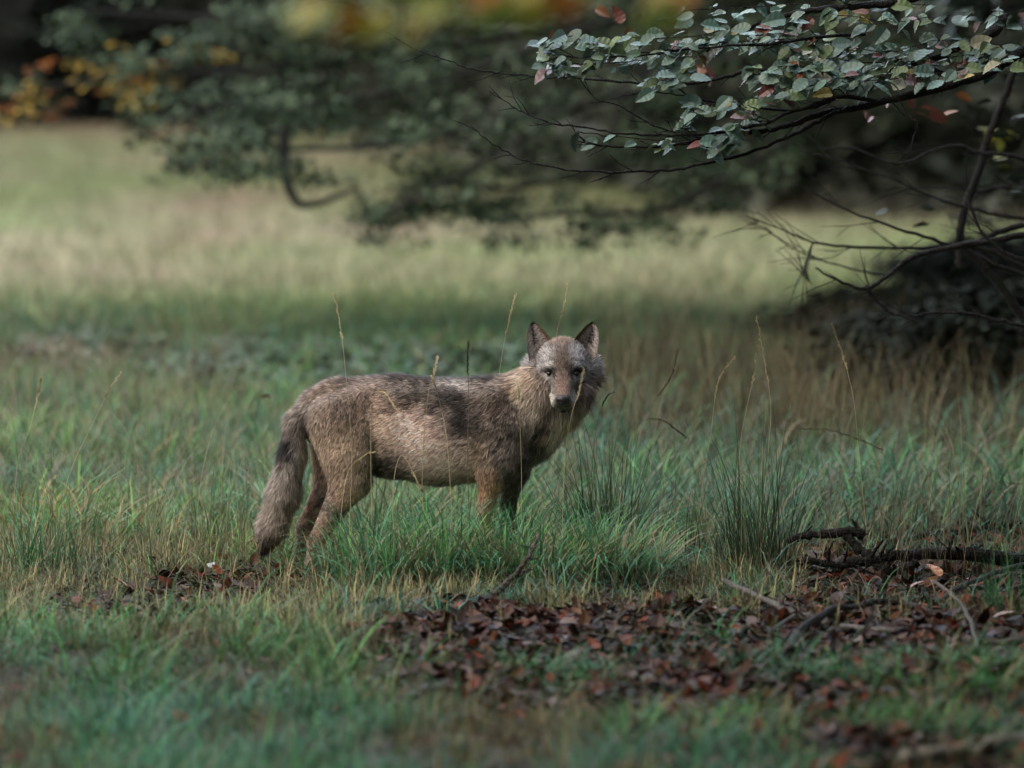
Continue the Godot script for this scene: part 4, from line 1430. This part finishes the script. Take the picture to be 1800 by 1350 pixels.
func mid_beech() -> void:
	# a second beech some way behind the wolf, its drooping boughs fill the top of the view
	var base := Vector3(5.6, ground_y(5.6, -19), -19.0)
	var root := thing("beech_tree", base)
	tag(root, "blurred beech behind the wolf whose dark drooping boughs fill the top middle", "tree")
	var trunk := Shape.new()
	var tp := spline([Vector3(0, -0.2, 0), Vector3(0.1, 1.5, 0), Vector3(-0.05, 4, 0.1), Vector3(0.1, 8, 0), Vector3(0.2, 13, 0.1)], 4)
	trunk.tube(tp, tapered(tp.size(), 0.36, 0.08), 16, lit(0.11, 0.105, 0.1), 0.04, rng)
	obj("trunk", trunk.mesh(), M.bark, root)
	var bark := lit(0.035, 0.032, 0.03)
	var D := 36.0
	var boughs := [
		[[[1700, -60], [1400, 60], [1150, 150], [900, 215], [700, 250], [560, 262], [420, 258], [345, 262]], 0.04],
		[[[1600, 40], [1300, 180], [1080, 290], [900, 330], [780, 320], [680, 330]], 0.032],
		[[[1500, -80], [1150, 10], [900, 60], [640, 100], [420, 125], [250, 130], [70, 155]], 0.035],
		[[[1600, 100], [1300, 300], [1150, 370], [1000, 375], [880, 385]], 0.04],
		[[[1350, -60], [1000, 60], [780, 140], [560, 180], [380, 190], [280, 205]], 0.032],
		[[[1000, -90], [700, 0], [480, 40], [330, 30], [150, 20]], 0.032],
		[[[780, 320], [740, 340], [710, 365], [700, 372]], 0.016],
		[[[1900, -120], [1650, 20], [1500, 120], [1300, 200], [1150, 215]], 0.032],
	]
	var spray := leaf_spray(71, 15, 0.065, 0.32)
	var places := []
	var cols := PackedColorArray()
	var k := 0
	for b in boughs:
		var pts := [base + Vector3(0, 3.2 + 0.2 * k, 0)]
		for q in b[0]:
			pts.append(at(q[0], q[1], D + (k % 3) * 1.2))
		var w := branch_part(root, pts, b[1], 0.012, bark)
		for i in range(6, w.size()):
			var t := float(i) / w.size()
			for j in ([20, 20, 44, 16, 40, 46, 7, 36][k] as int):
				var p: Vector3 = w[i] + Vector3(rr(-0.22, 0.22), rr(-0.2, 0.17), rr(-0.9, 0.9))
				if noise.get_noise_3d(p.x * 70, p.y * 90, p.z * 20) < 0.05:
					continue
				places.append(Transform3D(Basis(Vector3.UP, rr(0, TAU)) * Basis(Vector3.RIGHT, rr(-0.5, 0.5)) * Basis(Vector3.BACK, rr(-0.4, 0.4)), p - root.position).scaled_local(Vector3.ONE * rr(0.6, 1.1)))
				var c := Color(0.045, 0.064, 0.036) * exp(rr(-0.7, 0.7))
				if rng.randf() < 0.3:
					c = Color(0.125, 0.165, 0.095)
				if k == 2 and t > 0.72 and rng.randf() < 0.3:
					c = Color(0.4, 0.26, 0.05) if rng.randf() < 0.65 else Color(0.4, 0.13, 0.03)
				cols.append(c)
		k += 1
	# a broken crooked bough hanging from it
	branch_part(root, [at(500, 230, D), at(500, 290, D), at(512, 340, D), at(530, 360, D), at(575, 352, D), at(618, 334, D)], 0.04, 0.016, lit(0.03, 0.03, 0.028), "broken_bough")
	# the crown above
	for i in 5000:
		var a := rr(0, TAU)
		var d := sqrt(rng.randf())
		var p := base + Vector3(-0.3 + cos(a) * d * 5.6, rr(3.0, 9.0), sin(a) * d * 5.0)
		if p.y < 3.0 + (-p.x - 1.0) * 0.3:
			continue
		places.append(Transform3D(Basis(Vector3.UP, rr(0, TAU)) * Basis(Vector3.RIGHT, rr(-0.4, 0.4)), p - root.position).scaled_local(Vector3.ONE * rr(1.2, 2.0)))
		cols.append(Color(0.055, 0.085, 0.045) * exp(rr(-0.3, 0.3)))
	many("foliage", spray, M.shade_leaf, places, cols, root)


func front_twig() -> void:
	# out of focus yellow leaves close to the lens
	var D := 9.2
	var root := thing("beech_branch", at(1300, -120, D))
	tag(root, "blurred yellow-orange leafy beech branch hanging close at the top edge", "branch")
	var bark := lit(0.05, 0.045, 0.04)
	var w := branch_part(root, [at(1300, -120, D), at(1100, -40, D), at(900, -10, D), at(700, 5, D), at(570, 15, D)], 0.012, 0.002, bark)
	var w2 := branch_part(root, [at(1300, -110, D), at(1240, -30, D), at(1180, 10, D)], 0.006, 0.002, bark)
	branch_part(root, [at(1300, -120, D), at(1700, -260, D + 1), at(2400, -500, D + 3)], 0.013, 0.03, bark)
	var tones := [lit(0.2, 0.22, 0.025), lit(0.28, 0.22, 0.02), lit(0.34, 0.12, 0.02), lit(0.11, 0.18, 0.03), lit(0.36, 0.17, 0.02)]
	var mats := []
	for t in tones:
		mats.append(flat_mat(t, 0.5, 0.7))
	var m := [leaf_mesh(90, 0.072, 0.2, 0.2), leaf_mesh(91, 0.065, 0.4, 0.3)]
	for i in 72:
		var line: Array = w if i < 60 else w2
		var j := rng.randi_range(6, line.size() - 1)
		var o := obj("leaf", m[i % 2], mats[rng.randi() % 5 if rng.randf() < 0.4 else [0, 3, 1][rng.randi() % 3]], root)
		o.transform = Transform3D(Basis(Vector3.UP, rr(2, 4)) * Basis(Vector3.BACK, rr(-0.6, 0.1)) * Basis(Vector3.RIGHT, rr(-1.2, 1.2)), line[j] - root.position + Vector3(rr(-0.03, 0.03), rr(-0.035, 0.03), rr(-0.2, 0.2)))
	# and a dark leafy tip at the very top right corner
	var r2 := thing("beech_branch", at(1900, -60, 14.0))
	tag(r2, "dark blurred leafy branch tip in the top right corner", "branch")
	var w3 := branch_part(r2, [at(1900, -60, 14.0), at(1790, 0, 14.0), at(1700, 25, 14.0)], 0.01, 0.002, bark)
	var dk := flat_mat(lit(0.03, 0.05, 0.035), 0.5, 0.2)
	for i in 34:
		var o := obj("leaf", m[i % 2], dk, r2)
		o.transform = Transform3D(Basis(Vector3.UP, rr(2, 4)) * Basis(Vector3.BACK, rr(-0.6, 0.1)) * Basis(Vector3.RIGHT, rr(-1.0, 1.0)), w3[rng.randi_range(2, w3.size() - 1)] - r2.position + Vector3(rr(-0.07, 0.07), rr(-0.05, 0.05), rr(-0.1, 0.1)))


func thicket() -> void:
	# bare dark twigs low on the right, a few metres behind the wolf
	var D := 22.5
	var base := on_ground(1900, 850)
	var root := thing("bare_shrub", base)
	tag(root, "tangle of bare dark low branches at the right edge", "shrub")
	var bark := lit(0.015, 0.0135, 0.0125)
	var lines := [
		[[[1800, 396], [1760, 406], [1725, 422], [1690, 433], [1640, 420], [1560, 396], [1480, 366], [1425, 336]], 0.011, 0.002, 0.0],
		[[[1800, 470], [1740, 440], [1685, 431], [1600, 436], [1500, 433], [1430, 426], [1380, 405], [1312, 380]], 0.009, 0.0015, 0.3],
		[[[1850, 400], [1760, 420], [1682, 433], [1600, 455], [1560, 486], [1522, 508], [1480, 496], [1432, 470]], 0.012, 0.003, -0.2],
		[[[1522, 508], [1560, 545], [1612, 566]], 0.007, 0.003, -0.2],
		[[[1790, 100], [1765, 175], [1742, 232], [1716, 312], [1692, 382], [1686, 442], [1690, 470]], 0.012, 0.014, 0.6],
		[[[1850, 392], [1800, 386], [1720, 370], [1640, 346], [1560, 311], [1480, 286], [1400, 261]], 0.008, 0.0015, 0.4],
		[[[1850, 460], [1800, 456], [1760, 440], [1722, 402], [1700, 345]], 0.009, 0.003, -0.3],
		[[[1850, 300], [1790, 276], [1720, 268], [1690, 255], [1640, 265], [1580, 288], [1500, 262], [1440, 262]], 0.008, 0.0015, 0.2],
		[[[1850, 500], [1760, 470], [1700, 440]], 0.008, 0.005, 0.1],
		[[[1850, 640], [1800, 560], [1740, 480], [1690, 430]], 0.018, 0.01, 0.1],
		[[[1850, 578], [1800, 572], [1740, 560], [1680, 549], [1600, 556]], 0.007, 0.003, -0.6],
		[[[1850, 350], [1780, 330], [1700, 335], [1620, 330], [1550, 345]], 0.006, 0.0015, 0.9],
		[[[1430, 425], [1415, 470], [1425, 500]], 0.003, 0.001, 0.3],
		[[[1560, 486], [1490, 470], [1400, 440], [1340, 395]], 0.004, 0.001, 0.6],
	]
	var tw := Shape.new()
	for l in lines:
		var pts := []
		for q in l[0]:
			pts.append(at(q[0], q[1], D + l[3] * 1.2))
		var w := branch_part(root, pts, l[1] * 1.25, l[2] * 1.4, bark)
		twigs_along(tw, w, root, 12, 0.25, bark)
	branch_part(root, [base + Vector3(0, -0.1, 0), base + Vector3(-0.02, 0.4, 0), at(1850, 640, D)], 0.035, 0.02, bark, "main_stem")
	for q in [[1850, 400], [1850, 460], [1850, 500], [1850, 350], [1850, 300], [1850, 578]]:
		branch_part(root, [base + Vector3(0.05, 0.35, 0), base + Vector3(0.12, 0.7, 0), at(q[0], q[1], D)], 0.02, 0.01, bark, "main_stem")
	obj("twig", tw.mesh(), M.bark, root).set_meta("kind", "stuff")
	# yellow-green leaves hanging there
	var yl := flat_mat(lit(0.24, 0.24, 0.04), 0.5, 0.6)
	var dk := flat_mat(lit(0.018, 0.026, 0.017), 0.75, 0.2)
	var m := leaf_mesh(95, 0.075, 0.2, 0.2)
	for q in [[1745, 225], [1755, 240], [1738, 250], [1760, 265], [1748, 280], [1730, 235], [1752, 292], [1770, 232], [1720, 245]]:
		var o := obj("leaf", m, yl, root)
		o.transform = Transform3D(Basis(Vector3(rr(-1, 1), rr(-1, 1), rr(-1, 1)).normalized(), rr(0, TAU)), at(q[0], q[1], D + 3.5) - base)
	for i in 12:
		var o := obj("leaf", m, dk, root)
		o.transform = Transform3D(Basis(Vector3.UP, rr(2, 4)) * Basis(Vector3.RIGHT, rr(-1.0, 1.0)), at(rr(1560, 1810), rr(150, 420), D + rr(0.0, 2.0)) - base)


func background() -> void:
	var leafy := leaf_spray(72, 18, 0.06, 0.34)
	# dark evergreen shrubs in the shade at right
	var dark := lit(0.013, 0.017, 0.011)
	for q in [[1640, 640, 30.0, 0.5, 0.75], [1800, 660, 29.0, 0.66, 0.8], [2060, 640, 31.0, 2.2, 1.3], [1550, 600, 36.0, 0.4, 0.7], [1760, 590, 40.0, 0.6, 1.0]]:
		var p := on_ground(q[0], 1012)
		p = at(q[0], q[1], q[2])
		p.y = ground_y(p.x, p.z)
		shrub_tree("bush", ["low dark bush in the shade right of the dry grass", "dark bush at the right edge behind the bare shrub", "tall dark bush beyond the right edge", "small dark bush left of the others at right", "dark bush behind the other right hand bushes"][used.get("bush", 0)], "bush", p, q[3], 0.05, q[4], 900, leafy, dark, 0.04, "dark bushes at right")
	# leafy plants behind the wolf's back
	var bram := leaf_spray(73, 16, 0.065, 0.42)
	var names := ["pale bramble clump just behind the wolf's shoulders", "bramble clump behind the wolf's back, middle", "bramble clump behind the wolf's rump", "bramble clump left of the wolf's rump", "grey-green bramble clump in the left middle", "farther bramble clump right of the left edge", "brown bramble clump at the left edge", "bramble clump behind the wolf's ears"]
	var i := 0
	for q in [[790, 690, 31.0], [690, 685, 33.0], [560, 700, 32.0], [450, 720, 34.0], [350, 720, 31.0], [150, 715, 35.0], [40, 720, 33.0], [880, 672, 32.5]]:
		var p := at(q[0], q[1], q[2])
		p.y = ground_y(p.x, p.z)
		shrub_tree("bramble", names[i], "bramble", p, rr(0.16, 0.3), 0.0, rr(0.35, 0.6), 26, bram, lit(0.095, 0.135, 0.085) if i != 6 else lit(0.16, 0.13, 0.085), 0.008, "bramble clumps behind the wolf")
		i += 1
	# the wood round the meadow: dense trees down to the ground, nearer on the right
	var big := leaf_spray(74, 14, 0.34, 1.3)
	var proto := shrub_tree("wood_tree", "dark leafy tree in the wood beyond the meadow", "tree", Vector3.ZERO, 15.0, 0.1, 3.6, 3600, big, lit(0.085, 0.088, 0.07), 0.22, "trees of the far wood")
	var pale := shrub_tree("wood_tree", "grey-green leafy tree at the near edge of the right hand wood", "tree", Vector3.ZERO, 15.0, 0.1, 3.6, 3600, big, lit(0.15, 0.155, 0.115), 0.22, "trees at the right hand wood edge")
	var first_pale := true
	var first := true
	for row in 3:
		var n := 17
		for j in n:
			var u := (j + rr(-0.25, 0.25)) / (n - 1.0)
			var x := lerpf(-24.0, 17.0, u)
			var z := lerpf(-112.0, -47.0, smoothstep(-5.0, 5.0, x)) + rr(-2.5, 2.5)
			x *= 1.0 + row * 0.12
			z -= row * 8.0
			var near_right := x > -2.5
			var t: Node3D = pale if near_right else proto
			if not (first_pale if near_right else first):
				t = t.duplicate()
				t.name = numbered("wood_tree")
				add_child(t, true)
			if near_right:
				first_pale = false
			else:
				first = false
			t.position = Vector3(x, ground_y(x, z) - 0.1, z)
			t.rotation.y = rr(0, TAU)
			var sc := rr(0.85, 1.3)
			t.scale = Vector3(sc, rr(0.9, 1.2), sc)
	# the same wood closes round the glade behind the viewer and on both sides
	for q in [[-12, 27], [-7.5, 30], [-3, 27.5], [1.5, 30], [5.5, 27], [9.5, 29], [10, 22], [8.5, 15], [10.5, 9], [11, 2], [10, -6], [12, -13], [11, -22], [13, -31], [5.2, 13.5]]:
		var t: Node3D = proto.duplicate()
		t.name = numbered("wood_tree")
		add_child(t, true)
		t.position = Vector3(q[0], ground_y(q[0], q[1]) - 0.1, q[1])
		t.rotation.y = rr(0, TAU)
		t.set_meta("label", "dark leafy tree closing the glade beside and behind the viewer")
		t.set_meta("group", "trees round the glade")
	# bare shaded forest floor strip at right, brown with dead bracken
	var tf := tuft(8, 24, 0.25, 0.6, 0.012, 0.02, 0.3, 0.7, 1.6, [[Color(0.05, 0.04, 0.03), Color(0.1, 0.075, 0.06)], [Color(0.04, 0.035, 0.025), Color(0.085, 0.075, 0.05)]], 3)
	var places := []
	var cols := PackedColorArray()
	for k in 5000:
		var x := rr(-4.0, 16.0)
		var z := rr(-92.0, -41.0)
		var edge := lerpf(-108.0, -41.0, smoothstep(-5.0, 5.0, x))
		if z > edge:
			continue
		places.append(place(x, z, rr(0.6, 1.2)))
		cols.append(Color(1, 1, 1) * exp(rr(-0.2, 0.2)))
	tag(many("bracken", tf, M.dry, places, cols), "dead brown bracken on the shaded floor under the right hand wood", "bracken", "", "stuff")


func _ready() -> void:
	noise.seed = 5
	noise.frequency = 0.02
	noise.fractal_octaves = 2
	rng.seed = 20240611
	# camera: a long lens, low over the glade, focused on the animal
	cam = Camera3D.new()
	cam.name = "camera"
	add_child(cam)
	var lens := CameraAttributesPhysical.new()
	lens.frustum_focal_length = 12.0 / HALF
	lens.frustum_focus_distance = 19.95
	lens.exposure_aperture = 1.95
	lens.frustum_near = 0.1
	lens.frustum_far = 600.0
	cam.attributes = lens
	var pitch := atan(525.0 / 675.0 * HALF)
	cam.position = Vector3(0, 20.0 * sin(pitch) + 337.0 / 675.0 * HALF * 20.0 * cos(pitch), 20.0 * cos(pitch) - 337.0 / 675.0 * HALF * 20.0 * sin(pitch))
	cam.rotation.x = -pitch
	cam.current = true
	var we := WorldEnvironment.new()
	we.name = "environment"
	var env := Environment.new()
	env.background_mode = Environment.BG_SKY
	var sm := ProceduralSkyMaterial.new()
	sm.sky_top_color = Color(0.74, 0.8, 0.88)
	sm.sky_horizon_color = Color(0.84, 0.86, 0.88)
	sm.sky_curve = 0.2
	sm.ground_bottom_color = Color(0.2, 0.2, 0.17)
	sm.ground_horizon_color = Color(0.4, 0.42, 0.4)
	env.sky = Sky.new()
	env.sky.sky_material = sm
	env.tonemap_mode = Environment.TONE_MAPPER_LINEAR
	env.tonemap_exposure = 5.6
	env.sdfgi_enabled = true
	env.ssao_enabled = true
	env.ssil_enabled = true
	we.environment = env
	add_child(we)
	var sun := DirectionalLight3D.new()
	sun.name = "sun"
	sun.light_energy = 0.16
	sun.light_angular_distance = 50.0
	sun.light_color = Color(1.0, 0.975, 0.94)
	sun.shadow_enabled = true
	add_child(sun)
	sun.look_at_from_position(Vector3(-7, 9, 4), Vector3.ZERO)

	materials()
	litter_edge = poly([[670, 1110], [740, 1070], [850, 1062], [960, 1085], [1080, 1050], [1180, 1045], [1280, 1085], [1370, 1050], [1390, 1010], [1440, 968], [1560, 940], [1900, 920], [2000, 1380], [1700, 1400], [1450, 1400], [1200, 1370], [1120, 1300], [1040, 1270], [920, 1270], [790, 1215], [700, 1165]])
	bare_edge = poly([[180, 1040], [300, 1020], [420, 1005], [520, 1000], [560, 1030], [430, 1060], [360, 1110], [240, 1130], [60, 1110], [30, 1080]])
	make_ground()
	if WITH_TREES:
		background()
		near_beech()
		mid_beech()
		front_twig()
		thicket()
	wolf()
	if WITH_GRASS:
		grass()
		tussock(1066, 992, 230, 0.3, 0.8, 0.75, "large dark green tussock right of the wolf's chest", DEEP, 21, 0.0044)
		tussock(1340, 1010, 240, 0.3, 0.75, 0.65, "large dark green tussock left of the fallen branch", DEEP, 22, 0.0044)
		tussock(1245, 1000, 70, 0.2, 0.5, 0.8, "smaller tussock between the two large dark ones", DEEP, 23)
		tussock(70, 1010, 110, 0.2, 0.4, 0.6, "green tussock at the far left edge", GREEN.slice(0, 4), 24, 0.005)
		tussock(385, 965, 60, 0.2, 0.36, 0.6, "small bright tussock left of the tail", GREEN.slice(0, 4), 25, 0.006)
		tussock(920, 1010, 90, 0.2, 0.42, 0.5, "green tussock hiding the wolf's forefeet", GREEN.slice(0, 4), 26, 0.0045)
		tussock(720, 1015, 90, 0.18, 0.34, 0.5, "green tussock under the wolf's belly", GREEN.slice(0, 4), 27, 0.0045)
		tussock(1780, 1085, 110, 0.15, 0.38, 0.9, "green tussock at the right edge by the fallen branch", GREEN.slice(0, 4), 28, 0.004)
		tussock(1110, 1020, 90, 0.12, 0.26, 1.2, "flattened straw tussock below the large dark one", STRAW.slice(0, 2), 29, 0.003)
		stems()
	litter()
	dead_wood()
